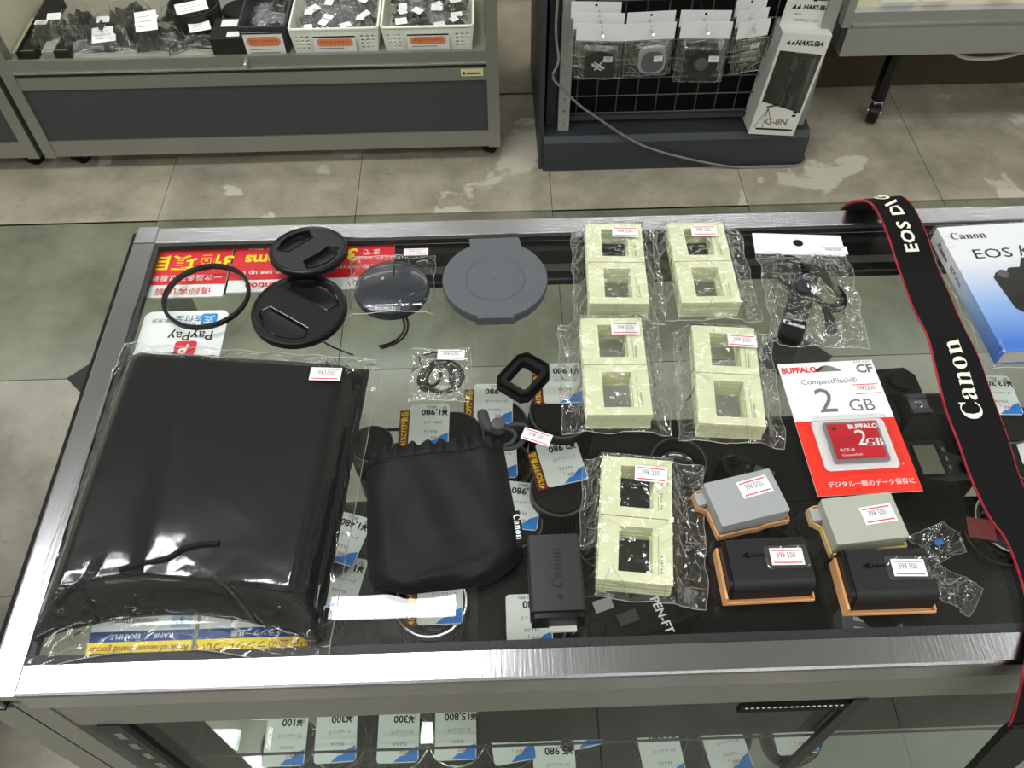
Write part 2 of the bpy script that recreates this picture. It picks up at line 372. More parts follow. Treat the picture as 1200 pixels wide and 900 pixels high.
# ------------------------------------------------------------------ the glass counter the goods lie on
X0, X1, Y0, Y1 = -0.341, 0.98, 0.179, 0.619; ZT = GLASS+0.002
ct = thing('display_counter', 'long glass display counter with scratched aluminium edge in the foreground', 'counter', (0.32, 0.4, 0))
fp = [(Y0, 0.8937), (Y0, 0.9155), (Y0+0.0008, 0.9172), (Y0+0.0025, ZT), (Y0+0.0205, ZT), (Y0+0.0212, ZT-0.001), (Y0+0.0212, 0.9105), (Y0+0.004, 0.9105), (Y0+0.004, 0.8937)]
wpart('front_rail', extr_x(fp, X0+0.0215, X1), ALUS, ct, 24)
bp_ = [(Y1-(y-Y0), z) for y, z in fp]
wpart('back_rail', extr_x(bp_, X0+0.0215, X1), ALU, ct, 24)
lp_ = [(X0+(y-Y0), z) for y, z in fp]
wpart('side_rail', extr_y(lp_, Y0+0.0006, Y1-0.022), ALUS, ct, 24)
wpart('corner_cap', extr_y([(x, z+0.0006) for x, z in lp_], Y1-0.0215, Y1-0.0005), ALU, ct, 24)
wpart('edge_trim', MB().box(X0-0.004, X0, Y0+0.002, Y1-0.004, 0.885, 0.9145), BLACKM, ct, 0)
wpart('gasket', MB().box(X0+0.0212, X1, Y0+0.0212, Y0+0.0275, 0.911, GLASS+0.0006), GASK, ct, 0)
wpart('gasket', MB().box(X0+0.0212, X1, Y1-0.025, Y1-0.0212, 0.911, GLASS+0.0006), GASK, ct, 0)
wpart('gasket', MB().box(X0+0.0215, X0+0.0255, Y0+0.0275, Y1-0.025, 0.911, GLASS+0.0006), GASK, ct, 0)
wpart('top_glass', MB().box(X0+0.0255, X1, Y0+0.0275, Y1-0.025, 0.910, GLASS), GLASSM, ct, 0)
wpart('front_apron', MB().box(-0.3145, X1, 0.184, 0.196, 0.834, 0.8935), ALUG, ct, 0)
wpart('corner_post', MB().box(-0.334, -0.3147, 0.183, 0.206, 0.03, 0.8935), ALUG, ct, 0)
wpart('corner_post', MB().box(-0.360, -0.3360, 0.183, 0.206, 0.03, 0.884), ALUG, ct, 0)
wpart('corner_post', MB().box(-0.336, -0.318, 0.594, 0.616, 0.03, 0.8935), ALUG, ct, 0)
wpart('front_glass', MB().box(-0.3143, X1, 0.187, 0.192, 0.12, 0.8338), GLASSF, ct, 0)
wpart('side_glass', MB().box(-0.332, -0.327, 0.207, 0.593, 0.12, 0.893), GLASSF, ct, 0)
wpart('end_panel', MB().box(-0.3140, -0.303, 0.197, 0.25, 0.12, 0.8335), BLACKM, ct, 0)
wpart('sliding_glass', MB().box(-0.316, 0.34, 0.5995, 0.6035, 0.12, 0.9), GLASSF, ct, 0)
wpart('sliding_glass', MB().box(0.30, X1, 0.606, 0.610, 0.12, 0.9), GLASSF, ct, 0)
wpart('door_track', MB().box(-0.318, X1, 0.585, 0.5985, 0.8595, 0.9062), TRACK, ct, 0)
wpart('track_bead', MB().box(-0.21, 0.95, 0.5835, 0.5849, 0.8675, 0.8705), SILV, ct, 0)
wpart('track_bead', MB().box(-0.318, X1, 0.5838, 0.5849, 0.880, 0.889), ALUG, ct, 0)
us = wpart('glass_shelf', MB().box(-0.30, 0.95, 0.215, 0.583, 0.610, 0.616), GLASSM, ct, 0)
wpart('shelf_edge', MB().box(-0.30, 0.95, 0.2135, 0.2149, 0.6105, 0.6155), GASK, us, 0)
wpart('shelf_edge', MB().box(-0.30, 0.95, 0.5831, 0.5845, 0.6105, 0.6155), GASK, us, 0)
ls = wpart('glass_shelf', MB().box(-0.30, 0.262, 0.215, 0.583, 0.454, 0.460), GLASSM, ct, 0)
wpart('shelf_edge', MB().box(-0.30, 0.262, 0.2135, 0.2149, 0.4545, 0.4595), GASK, ls, 0)
wpart('base_deck', MB().box(-0.332, X1, 0.183, 0.612, 0.09, 0.12), mat('deck_grey', (128, 130, 122), 0.6, var=0.06), ct, 0)
wpart('base_panel', MB().box(-0.332, X1, 0.186, 0.610, 0.03, 0.0899), BLACKM, ct, 0)
for bx, bz0 in ((-0.3005, 0.12), (0.2545, 0.12)):
    st_ = wpart('slotted_standard', MB().box(bx, bx+0.016 if bx < 0 else bx+0.011, 0.1828, 0.1866, bz0, 0.8337), BLACK, ct, 0)
    if bx < 0:
        for k in range(10): wpart('slot', MB().box(bx+0.005, bx+0.011, 0.1823, 0.1827, 0.80-k*0.03, 0.814-k*0.03), ALUG, st_, 0)
lb = wpart('light_bar', MB().box(0.1725, 0.2543, 0.1828, 0.1866, 0.811, 0.8245), BLACKM, ct, 0)
wpart('light_bar_diodes', MB().box(0, 0, 0, 0, 0, 0) if 0 else (lambda q: [q.box(0.176+k*0.0042, 0.178+k*0.0042, 0.1822, 0.1827, 0.8225, 0.8238) for k in range(18)] and q)(MB()), WHITE, lb, 0)

# ------------------------------------------------------------------ showcases at the back
CREAM = mat('cream_lining', (188, 184, 160), 0.7)
DECKM = mat('case_deck', (150, 148, 136), 0.6)
def caster(parent, x, y, r=0.028, m=BLACKM, z1=0.055, chromed=False):
    c = MB().xf(Matrix()).lathe([(r*0.55, -0.016), (r, -0.012), (r, 0.012), (r*0.55, 0.016)], 20)
    c.xf(Matrix.Translation((0, 0, r)) @ Matrix.Rotation(R(65), 4, 'Z') @ Matrix.Rotation(R(90), 4, 'X'))
    w_ = wpart('caster', MB().add([(a+x, b+y, h) for a, b, h in c.v], c.f), m, parent)
    hub = MB().lathe([(r*0.5, -0.0175), (r*0.45, 0.0175)], 16).xf(Matrix.Translation((x, y, r)) @ Matrix.Rotation(R(65), 4, 'Z') @ Matrix.Rotation(R(90), 4, 'X'))
    wpart('wheel_hub', hub, CHROME if chromed else GREYP, w_)
    wpart('fork', MB().box(x-0.012, x+0.012, y-0.008, y+0.012, r*1.75, z1), CHROME if chromed else BLACK, w_)
def showcase(x0, x1, label, casters):
    t = thing('showcase', label, 'showcase', ((x0+x1)/2, 2.1, 0)); y = 1.85; yb = 2.38
    wpart('base_rail', MB().box(x0+0.03, x1-0.03, y, y+0.03, 0.052, 0.10), ALUG, t, 0)
    wpart('base_panel', MB().box(x0+0.03, x1-0.03, y+0.004, y+0.02, 0.10, 0.249), DPANEL, t, 0)
    wpart('lower_rail', MB().box(x0+0.03, x1-0.03, y, y+0.03, 0.249, 0.284), ALUG, t, 0)
    d = wpart('drawer_rail', MB().box(x0+0.03, x1-0.03, y-0.002, y+0.0075, 0.2945, 0.3285), ALUG, t, 0)
    wpart('deck_lip', MB().box(x0+0.03, x1-0.03, y+0.0076, y+0.0304, 0.2945, 0.318), DECKM, t, 0)
    wpart('rail_lip', MB().box(x0+0.03, x1-0.03, y-0.005, y-0.002, 0.2945, 0.298), SILV, d, 0)
    for xa in (x0, x1-0.03): wpart('stile', MB().box(xa, xa+0.03, y-0.002, y+0.03, 0.05, 1.0), ALUG, t, 0)
    wpart('front_glass', MB().box(x0+0.03, x1-0.03, y+0.003, y+0.007, 0.3285, 1.0), GLASSM, t, 0)
    wpart('deck', MB().box(x0+0.032, x1-0.032, y+0.0305, yb, 0.29, 0.318), DECKM, t, 0)
    wpart('back_lining', MB().box(x0+0.005, x1-0.005, yb, yb+0.02, 0.05, 1.0), CREAM, t, 0)
    for xa in (x0+0.005, x1-0.025): wpart('end_lining', MB().box(xa, xa+0.02, y+0.031, yb, 0.05, 1.0), CREAM, t, 0)
    for cx in casters: caster(t, cx, y+0.05)
    return t
s1 = showcase(-1.168, 0.02, 'wide glass showcase with a dark grey base panel at the back left', (-1.10, -0.005))
wpart('lock', MB().lathe([(0.008, 0), (0.008, 0.012), (0.006, 0.016)], 14).xf(Matrix.Translation((-0.580, 1.8479, 0.312)) @ Matrix.Rotation(R(90), 4, 'X')), CHROME, s1)
mp_ = wpart('maker_plate', MB().box(-0.072, -0.018, 1.8475, 1.8499, 0.262, 0.280), mat('plate_cream', (214, 204, 160), 0.5), s1, 0)
wpart('plate_print', MB().box(-0.058, -0.024, 1.8468, 1.8474, 0.268, 0.272).box(-0.068, -0.062, 1.8468, 1.8474, 0.267, 0.274), INK, mp_, 0)
ll = bpy.data.lights.new('showcase_lamp', 'AREA'); ll.shape = 'RECTANGLE'; ll.size = 1.0; ll.size_y = 0.05; ll.energy = 3.0; lo = bpy.data.objects.new('showcase_lamp', ll); lo.location = (-0.57, 1.92, 0.97); lo.rotation_euler = (R(12), 0, 0); COL.objects.link(lo)  # unseen lamp added to brighten the goods in the showcase
s2 = showcase(-2.2, -1.183, 'showcase at the far left edge, only its corner showing', (-1.225,))

# a low dark cabinet beside the counter's left end
lc = thing('low_cabinet', 'low grey green cabinet at the left edge beside the counter', 'cabinet', (-0.86, 0.55, 0), R(-44))
MB().rbox(0.24, 0.30, 0, 0.296, 0.004, 0.003, -0.03, -0.16).build('cabinet_body', BLACKM, lc, smooth=20)
MB().rbox(0.26, 0.14, 0.2965, 0.312, 0.004, 0.003, -0.03, -0.06).build('cabinet_top', mat('cabinet_green', (84, 90, 78), 0.4), lc, smooth=20)

# ------------------------------------------------------------------ wire grid rack
rk = thing('grid_rack', 'black wire grid rack on a charcoal metal base at the back', 'rack', (0.47, 2.05, 0))
bpf = [(1.806, 0), (1.806, 0.088), (1.818, 0.102), (2.3, 0.104), (2.3, 0)]
wpart('rack_base', extr_x(bpf, 0.131, 0.818), NAVYG, rk, 20)
wpart('backing', MB().box(0.165, 0.80, 1.90, 1.91, 0.105, 0.9), BLACKM, rk, 0)
UPR = mat('upright_grey', (150, 152, 148), 0.45)
for ux in (0.168, 0.775):
    u_ = wpart('upright', MB().box(ux, ux+0.028, 1.835, 1.87, 0.1045, 0.9), UPR, rk, 0)
    for k in range(3): wpart('screw', MB().lathe([(0.003, 0), (0.003, 0.002)], 8).xf(Matrix.Translation((ux+0.014, 1.835, 0.13+k*0.035)) @ Matrix.Rotation(R(90), 4, 'X')), SILV, u_)
wpart('side_panel', MB().box(0.120, 0.1305, 1.815, 2.3, 0, 0.9), NAVYG, rk, 0)
wpart('side_panel', MB().box(0.14, 0.165, 1.86, 2.3, 0.105, 0.9), NAVYG, rk, 0)
wpart('grid_frame', MB().box(0.198, 0.774, 1.858, 1.87, 0.118, 0.130), DPANEL, rk, 0)
GW = mat('grid_wire', (92, 95, 100), 0.4, 0.4)
v_me = MB().tube([(0, 0, 0.13), (0, 0, 0.9)], 0.0018, 6).build('grid_wire', GW, rk, smooth=60)
v_me.location = (0.215-0.47, 1.862-2.05, 0)
for k in range(1, 12): put('grid_wire', v_me.data, None, rk, (0.215+k*0.0505-0.47, 1.862-2.05, 0))
h_me = None
for k in range(12):
    if h_me is None: o_ = MB().tube([(0.2, 0, 0), (0.774, 0, 0)], 0.0018, 6).build('grid_wire', GW, rk, smooth=60); h_me = o_.data
    else: o_ = put('grid_wire', h_me, None, rk)
    o_.location = (-0.47, 1.8585-2.05, 0.14+k*0.05)
HOOKX = (0.247, 0.356, 0.477, 0.582)
for hx in HOOKX: wpart('hook', MB().tube([(hx, 1.857, 0.452), (hx, 1.76, 0.440), (hx, 1.72, 0.436), (hx, 1.712, 0.442)], 0.0022, 6), CHROME, rk, 60)
wpart('hook', MB().tube([(0.725, 1.857, 0.47), (0.725, 1.80, 0.462), (0.725, 1.782, 0.470)], 0.0022, 6), CHROME, rk, 60)
def hang_bag(x, y, ztop, w, hl, label, kind, rz=0, hdr=0.04):
    t = thing('hanging_pack', label, 'pack', (x, y, ztop), R(rz), None)
    plate('header_card', rrect(w, hdr, 0.0005, 0, -hdr/2+0.008), [circ(0.0032, 10)], -0.0004, 0.0004, WHITE, t, rot=(R(90), 0, 0))
    zc = -hdr+0.008-hl/2
    core = {'cap': [(0, -0.006, 0.066, 0.066, 0.012)], 'case': [(0.008, -0.002, 0.062, 0.066, 0.012)], 'hood': [(0, -0.002, 0.082, 0.08, 0.02)], 'flat': [(0, 0.01, 0.05, 0.05, 0.006)]}[kind]
    film(t, w, hl, core, 0.014, 0.0035, int(x*1000+y*100), 26, 16, loc=(0, -0.001, zc), rot=(R(90), 0, 0), taut=0.25)
    return t, zc
for i, hx in enumerate(HOOKX):
    wd_ = (0.112, 0.108, 0.112, 0.075)[i]; n_ = (3, 2, 2, 3)[i]
    for k in range(n_):
        y = 1.738+k*0.035; zt = 0.443+k*0.006+0.0035
        pos = ['front', 'second', 'rear'][k]
        what = ('a round black cap', 'a boxy clear case', 'a black rubber hood', 'silver clips')[i]
        lab = f'white headed clear pack on the {("first", "second", "third", "fourth")[i]} hook from the left, {pos} one'
        if k == 0: lab = f'front clear pack with {what} hanging on the wire grid'
        kind = ('cap', 'case', 'hood', 'flat')[i]
        t, zc = hang_bag(hx+k*0.003*(1 if i != 0 else -1.2), y, zt, wd_, (0.09, 0.085, 0.105, 0.085)[i], lab, kind, (-4, 3, -3, 12)[i])
        t['group'] = 'packs hanging on the grid hooks'
        rx = (R(90), 0, 0)
        if k == 0:
            if i == 0:
                MB().lathe([(0.034, 0), (0.035, 0.004), (0.033, 0.01), (0.0, 0.0112)], 32, cap1=False).build('lens_cap', BLACKM, t, (0, -0.0012, zc-0.006), rx)
                x_ = MB()
                for a, b in (((-0.011, -0.014), (0.012, 0.016)), ((-0.017, -0.002), (0.005, -0.014)), ((-0.018, 0.002), (0.01, -0.010)), ((-0.013, 0.006), (0.012, -0.008))):
                    d = (Vector(b)-Vector(a)).normalized(); q = Vector((-d.y, d.x))*0.0014
                    x_.add([(*(Vector(p)+s*q), 0.0118) for p, s in ((a, 1), (a, -1), (b, -1), (b, 1))], [(0, 1, 2, 3)])
                x_.build('cap_emblem', WHITE, t, (0, -0.0012, zc-0.006), rx, 0)
                sticker(t, '39¥ 500-', 0.018, -0.0135, zc+0.008, rot=rx, w=0.02, h=0.014)
            elif i == 1:
                MB().prism(rrect(0.062, 0.066, 0.02), 0, 0.012, 0.002).build('clear_case', mat('frosted_case', (170, 172, 172), 0.3), t, (0.008, -0.0012, zc-0.002), rx)
                MB().prism(rrect(0.05, 0.05, 0.018), 0.0121, 0.0135, 0.001).build('filter_inside', mat('filter_grey', (88, 92, 98), 0.3), t, (0.008, -0.0012, zc-0.004), rx)
                sticker(t, '39¥ 500-', 0.02, -0.0155, zc+0.004, rot=rx, w=0.02, h=0.014)
            elif i == 2:
                MB().lathe([(0.040, 0), (0.041, 0.004), (0.036, 0.02), (0.033, 0.02), (0.024, 0.006), (0.018, 0.004), (0.017, 0.012), (0.0, 0.016)], 36, cap1=False).build('rubber_hood', RUBBER, t, (0, -0.0012, zc-0.002), rx)
                MB().lathe([(0.0155, 0), (0.014, 0.006), (0, 0.0085)], 24, cap1=False).build('hood_centre', GREYP, t, (0, -0.0132, zc-0.002), rx)
                sticker(t, '39¥ 500-', 0.024, -0.0225, zc+0.016, rot=rx, w=0.022, h=0.015)
            else:
                for q in range(3): MB().rbox(0.04, 0.008, 0, 0.005, 0.0015, 0.001).build('clip', SILV, t, (0, -0.0012, zc+0.022-q*0.016), rx)
                sticker(t, '39¥ 500-', 0.01, -0.0075, zc+0.026, rot=rx, w=0.02, h=0.012)

# boxed mini tripod
hb = thing('tripod_box', 'white window box with a black mini tripod on the rack base', 'box', (0.711, 1.7985, 0.1048), 0)
hb.rotation_euler = (R(-2), R(5), 0)
W2, HB, DB = 0.059, 0.272, 0.07
CARD = mat('box_card', (222, 222, 218), 0.5)
zz = lambda pts: [(x, z) for x, z in pts]
plate('box_front', [(-W2, 0), (W2, 0), (W2, HB), (-W2, HB)], [[(-W2+0.007, 0.088), (-W2+0.011, 0.092), (W2-0.006, 0.066), (W2-0.006, 0.224), (-W2+0.007, 0.229)]], -0.0004, 0.0004, CARD, hb, rot=(R(90), 0, 0))
MB().box(-W2, -W2+0.001, 0.0005, DB, 0, HB).build('box_side', CARD, hb, smooth=0)
MB().box(W2-0.001, W2, 0.0005, DB, 0, HB).build('box_side', mat('clear_side', (120, 120, 118), 0.3), hb, smooth=0)
MB().box(-W2+0.001, W2-0.001, DB-0.001, DB, 0.001, HB).build('box_back', mat('box_inside', (176, 176, 174), 0.6), hb, smooth=0)
MB().box(-W2+0.001, W2-0.001, 0.0005, DB, 0, 0.001).build('box_bottom', CARD, hb, smooth=0)
MB().box(-W2, W2, 0.0005, DB, HB, HB+0.001).build('box_lid', CARD, hb, smooth=0)
MB().box(-W2, W2, 0.036, 0.037, HB+0.001, HB+0.062).build('hang_tab', CARD, hb, smooth=0)
MB().box(-W2+0.006, W2-0.005, 0.0006, 0.0009, 0.06, 0.231).build('box_window', BLIST, hb, smooth=0)
tp = MB().tube([(-0.028, 0.03, 0.035), (-0.024, 0.03, 0.15)], 0.013, 12).tube([(-0.006, 0.03, 0.035), (-0.004, 0.03, 0.16)], 0.012, 12).tube([(0.022, 0.035, 0.05), (0.026, 0.035, 0.2)], 0.007, 10)
tp.build('tripod_legs', BLACK, hb)
MB().tube([(-0.02, 0.028, 0.15), (-0.02, 0.028, 0.215)], 0.018, 14).tube([(0.02, 0.03, 0.1), (0.034, 0.03, 0.155)], 0.012, 10).tube([(0.01, 0.025, 0.2), (0.045, 0.025, 0.208)], 0.008, 10).build('tripod_head', BLACKG, hb)
for zt_, sz in ((HB-0.022, 0.017), (HB+0.046, 0.015)):
    yy = -0.0006 if zt_ < HB else 0.0355
    text('box_print', hb, 'HAKUBA', sz, 0.012, yy, zt_, 0, INK, shear=0.25, bold=0.04, rot=(R(90), 0, 0))
    lg = MB().add([(-0.044, 0, -0.005), (-0.036, 0, 0.006), (-0.033, 0, -0.005)], [(0, 1, 2)]).add([(-0.033, 0, -0.005), (-0.025, 0, 0.006), (-0.022, 0, -0.005)], [(0, 1, 2)])
    lg.build('box_emblem', INK, hb, (0, yy, zt_), smooth=0)
text('box_print', hb, 'COMPACT LEG', 0.009, 0, 0.0355, HB+0.014, 0, GINK, rot=(R(90), 0, 0))
text('box_print', hb, 'NEW', 0.008, -0.025, 0.0355, HB+0.028, 0, GINK, rot=(R(90), 0, 0))
text('box_print', hb, 'C-8N', 0.025, 0.002, -0.0007, 0.038, 0, mat('tan_ink', (128, 112, 86), 0.5), bold=0.02, rot=(R(90), 0, 0))
MB().box(-0.045, 0.05, -0.0007, -0.0005, 0.014, 0.019).build('black_band', INK, hb, smooth=0)
ln = MB().tube([(-0.05, -0.0008, 0.02), (-0.03, -0.0008, 0.075)], 0.0007, 4).tube([(-0.03, -0.0008, 0.02), (-0.03, -0.0008, 0.075)], 0.0007, 4).tube([(-0.03, -0.0008, 0.075), (-0.005, -0.0008, 0.02)], 0.0007, 4).tube([(-0.036, -0.0008, 0.079), (-0.01, -0.0008, 0.086)], 0.002, 4)
ln.build('tripod_drawing', INK, hb, smooth=0)
for q in range(3): MB().box(0.036, 0.046, -0.0007, -0.0005, 0.064-q*0.009, 0.070-q*0.009).build('icon', INK if q < 2 else WHITE, hb, smooth=0)

# grey cable looping across the rack
cb = [(0.158, 1.83, 0.55), (0.152, 1.815, 0.40), (0.160, 1.80, 0.33)] + [tuple(aty(u, v, 1.797)) for u, v in ((648, 90), (660, 105), (680, 124), (700, 138), (725, 155), (752, 170), (785, 181))]
cb += [(0.56, 1.797, 0.022), (0.64, 1.796, 0.006), (0.72, 1.796, 0.0035), (0.79, 1.797, 0.0035), (0.826, 1.812, 0.0035), (0.836, 1.86, 0.0035), (0.838, 2.0, 0.0035)]
tag(MB().tube(catmull([Vector(p) for p in cb], 5), 0.0032, 7).build('power_cable', mat('grey_cable', (128, 126, 120), 0.5), smooth=60), 'thin grey cable sagging across the front of the wire grid rack', 'cable')

# ------------------------------------------------------------------ case on legs at the back right
rt = thing('display_table', 'pale grey metal display table on black legs at the back right', 'table', (1.4, 2.1, 0))
ALP = mat('pale_metal', (168, 169, 166), 0.4, 0.5)
y = 1.88
wpart('front_rail', MB().box(0.858, 2.0, y, y+0.03, 0.270, 0.342), ALP, rt, 0)
r2_ = wpart('top_rail', MB().box(0.862, 2.0, y+0.006, y+0.03, 0.3425, 0.381), ALP, rt, 0)
wpart('rail_bead', MB().box(0.87, 2.0, y+0.001, y+0.006, 0.3425, 0.350), SILV, r2_, 0)
wpart('corner_stile', MB().box(0.842, 0.8615, y+0.002, y+0.03, 0.345, 0.9), UPR, rt, 0)
wpart('side_rail', MB().box(0.845, 0.858, y+0.005, 2.4, 0.285, 0.36), NAVYG, rt, 0)
wpart('table_deck', MB().box(0.8615, 2.0, y+0.0305, 2.4, 0.35, 0.379), CREAM, rt, 0)
wpart('back_panel', MB().box(0.87, 2.0, 2.15, 2.17, 0.001, 0.349), mat('brown_panel', (84, 74, 63), 0.6), rt, 0)  # added panel; its dark brown stands for the shade under the table
for lx in (1.055, 1.9):
    wpart('leg', MB().tube([(lx, 1.99, 0.07), (lx, 1.99, 0.349)], 0.019, 16), BLACKG, rt)
    caster(rt, lx, 1.985, 0.03, BLACK, 0.069, True)
tag(MB().tube(catmull([V3(1.14, 1.93, 0.272), V3(1.19, 1.93, 0.232), V3(1.26, 1.93, 0.222), V3(1.33, 1.93, 0.232), V3(1.45, 1.93, 0.275)], 6), 0.005, 8).build('cable', mat('white_cable', (205, 205, 195), 0.5), smooth=60), 'white cable sagging below the pale display table', 'cable')
tag(MB().tube(catmull([V3(1.1, 2.1, 0.3), V3(1.16, 2.11, 0.24), V3(1.25, 2.11, 0.225), V3(1.33, 2.11, 0.25), V3(1.42, 2.11, 0.34)], 6), 0.005, 8).build('cable', BLACK, smooth=60), 'black cable hanging in the shade under the display table', 'cable')
for k, (u, tx_, m_, lb_) in enumerate(((1052, '●●', TAGBLUE, 'blue and white price card on the display table'), (1095, 'SALE', RED, 'red and white price card on the display table'), (1166, '¥500', RED, 'cream price card with red writing at the right of the display table'))):
    p = aty(u, 5, 1.93); t = thing('price_card', lb_, 'card', (p.x, 1.93, 0.3795), 0)
    MB().box(-0.045 if k == 0 else -0.03, 0.045 if k == 0 else 0.03, -0.0004, 0.0004, 0, 0.05).build('card_sheet', WHITE, t, smooth=0)
    if k == 0:
        for s in (-1, 1): MB().prism(rrect(0.032, 0.024, 0.008), 0, 0.0005).build('printed_shape', TAGBLUE, t, (s*0.02, -0.0005, 0.022), (R(90), 0, 0), 0)
    else: MB().box(-0.028, 0.028, -0.0009, -0.0005, 0.006, 0.02).build('printed_bar', m_, t, smooth=0)

# ------------------------------------------------------------------ goods inside the back showcase (deck top at z = 0.318)
DZ = 0.3184
def small_label(parent, x, y, z, w, h, rz=0, tilt=0.0, ink=True, m=None):
    s = MB().box(-w/2, w/2, -h/2, h/2, 0, 0.0004).build('paper_label', m or TAGM, parent, (x, y, z), (R(tilt), 0, rz), 0)
    if ink:
        q = MB()
        for k in range(3): q.box(-w*0.36, w*(0.2+0.1*(k % 2)), h*(0.22-k*0.25), h*(0.25-k*0.25), 0.00041, 0.0005)
        q.build('label_print', GINK, s, smooth=0)
    return s
def lump(parent, name, w, l, h, seed, m, loc=(0, 0, 0)):
    rn = random.Random(seed); ph = [rn.uniform(0, 6) for _ in range(6)]
    def fn(u, v):
        x, y = (u-0.5)*w, (v-0.5)*l; e = smooth01(min(u, 1-u)*3.2)*smooth01(min(v, 1-v)*3.2)
        return (x, y, 0.001+h*e*(0.7+0.25*math.sin(9*u+ph[0])*math.cos(7*v+ph[1])+0.18*math.sin(23*u+ph[2]+9*v))+0.003*abs(math.sin(31*u+ph[3])*math.sin(27*v+ph[4])))
    return MB().grid(18, 18, fn).build(name, m, parent, loc)
def packet(u, v, w, l, h, label, lab=None, rz=0, m=None, seed=1, group=None, z=None, pos=None):
    p = Vector(pos) if pos else at(u, v, (z or DZ)+h)
    if not pos: p.y = max(p.y, 1.862+0.62*math.hypot(w, l)*0.82)
    t = thing('accessory_packet', label, 'packet', (p.x, p.y, z or DZ), R(rz), group)
    lump(t, 'content', w*0.82, l*0.82, h, seed, m or BLACK)
    film(t, w, l, [(0, 0, w*0.6, l*0.6, h*1.02)], min(w, l)*0.24, 0.004, seed, 18, 14, taut=0.8, m=FILMH)
    if lab: small_label(t, lab[0], lab[1], h*1.1+0.004, lab[2], lab[3], R(lab[4]), 12)
    return t
packet(52, 40, 0.10, 0.12, 0.035, 'dark bagged accessory behind the left end of the back showcase', None, 8, seed=11)
packet(85, 52, 0.09, 0.09, 0.025, 'small bagged black accessory near the left of the back showcase', None, 20, seed=12)
packet(118, 54, 0.10, 0.09, 0.022, 'bagged item with a white blue cornered label in the showcase, left one', (0, -0.005, 0.055, 0.05, 10), 0, seed=13)
packet(130, 22, 0.15, 0.12, 0.05, 'large black bagged accessory at the middle left of the showcase', None, -10, seed=14)
packet(180, 55, 0.13, 0.09, 0.03, 'black strap bag with glinting film at the showcase front', (-0.035, 0.03, 0.05, 0.04, -15), 5, seed=15)
packet(172, 30, 0.09, 0.09, 0.05, 'upright bagged accessory carrying a tall white label in the showcase', (0, 0.0, 0.05, 0.065, 8), 5, seed=16)
packet(232, 55, 0.11, 0.08, 0.026, 'bagged accessory with tilted grey label in front of the round hood', (-0.01, 0.01, 0.05, 0.03, 25), -8, seed=17)
packet(92, 14, 0.12, 0.10, 0.055, 'bagged accessory with strong glints at the back of the showcase', None, 30, seed=18)
packet(205, 46, 0.07, 0.07, 0.02, 'little bagged part between the strap bag and the round hood', None, 30, seed=19)
packet(150, 5, 0.12, 0.10, 0.05, 'black bagged strap heaped behind the tall white label', None, 40, seed=31)
packet(112, 30, 0.10, 0.09, 0.035, 'dark bagged accessory just left of the tall white label', (0.01, 0.02, 0.03, 0.02, 30), -25, seed=32)
packet(75, 24, 0.10, 0.10, 0.045, 'dark bagged accessory with a small tag beside the long black box', (-0.02, 0.01, 0.032, 0.022, -10), 15, seed=33)
packet(205, 6, 0.09, 0.08, 0.035, 'dark bagged accessory behind the round black hood', None, -30, seed=34)
packet(262, 40, 0.08, 0.08, 0.03, 'clear bag with a dark part between the round hood and the black box', None, 20, seed=35)
# slim boxes at the left
for k, (u, w_, m_, lb_) in enumerate(((22, 0.02, mat('olive_box', (150, 150, 124), 0.5), 'slim olive box upright at the left of the showcase'), (32, 0.045, BLACKM, 'long black box lying beside the slim olive box'), (58, 0.03, mat('grey_box', (150, 150, 146), 0.4), 'slim pale grey box beside the long black box'), (73, 0.035, BLACKM, 'short black box in front of the bagged accessories'))):
    p = at(u, 58, DZ+0.02); t = thing('slim_box', lb_, 'box', (p.x, 1.866, DZ), 0)
    MB().box(-w_/2, w_/2, 0, (0.15, 0.24, 0.09, 0.09)[k], 0, 0.022).build('box_body', m_, t, smooth=0)
    MB().box(-w_/2+0.004, w_/2-0.004, 0.006, 0.009, 0.0221, 0.0225).build('box_print', SILV, t, smooth=0)
    if k == 1: small_label(t, 0, 0.13, 0.0225, 0.03, 0.02)
p = at(228, 20, DZ+0.03); hd = thing('lens_hood', 'black round lens hood with white label in the back showcase', 'lens hood', (p.x, p.y+0.02, DZ))
MB().lathe([(0.055, 0), (0.06, 0.02), (0.062, 0.055), (0.058, 0.055), (0.055, 0.02), (0.05, 0.004)], 32, cap1=False).build('hood_shell', BLACK, hd)
small_label(hd, 0, -0.02, 0.056, 0.075, 0.05, R(20))
p = at(238, 6, DZ+0.02); t = thing('carton', 'pale grey carton behind the round lens hood', 'box', (p.x+0.06, p.y+0.12, DZ), 0)
MB().rbox(0.14, 0.12, 0, 0.04, 0.002, 0.001).build('box_body', mat('carton_grey', (170, 172, 174), 0.5), t); MB().rbox(0.05, 0.02, 0.04, 0.0406, 0.008, 0.0003).build('printed_shape', INK, t, (0.02, 0.03, 0))
p = at(275, 14, DZ+0.01); t = thing('lens_protector', 'flat dark disc cap lying at the back of the showcase', 'lens cap', (p.x+0.01, p.y+0.02, DZ))  # a loose lens cap
MB().lathe([(0.045, 0), (0.046, 0.006), (0.042, 0.009)], 32).build('cap_body', BLACKM, t)
p = at(270, 52, DZ+0.03); t = thing('black_box', 'black box with two white labels beside the navy bin', 'box', (p.x, 1.905, DZ))
MB().box(-0.045, 0.04, -0.04, 0.05, 0, 0.045).build('box_body', BLACK, t, smooth=0)
small_label(t, 0, 0.028, 0.0454, 0.055, 0.03); small_label(t, 0.008, -0.02, 0.0454, 0.03, 0.02)

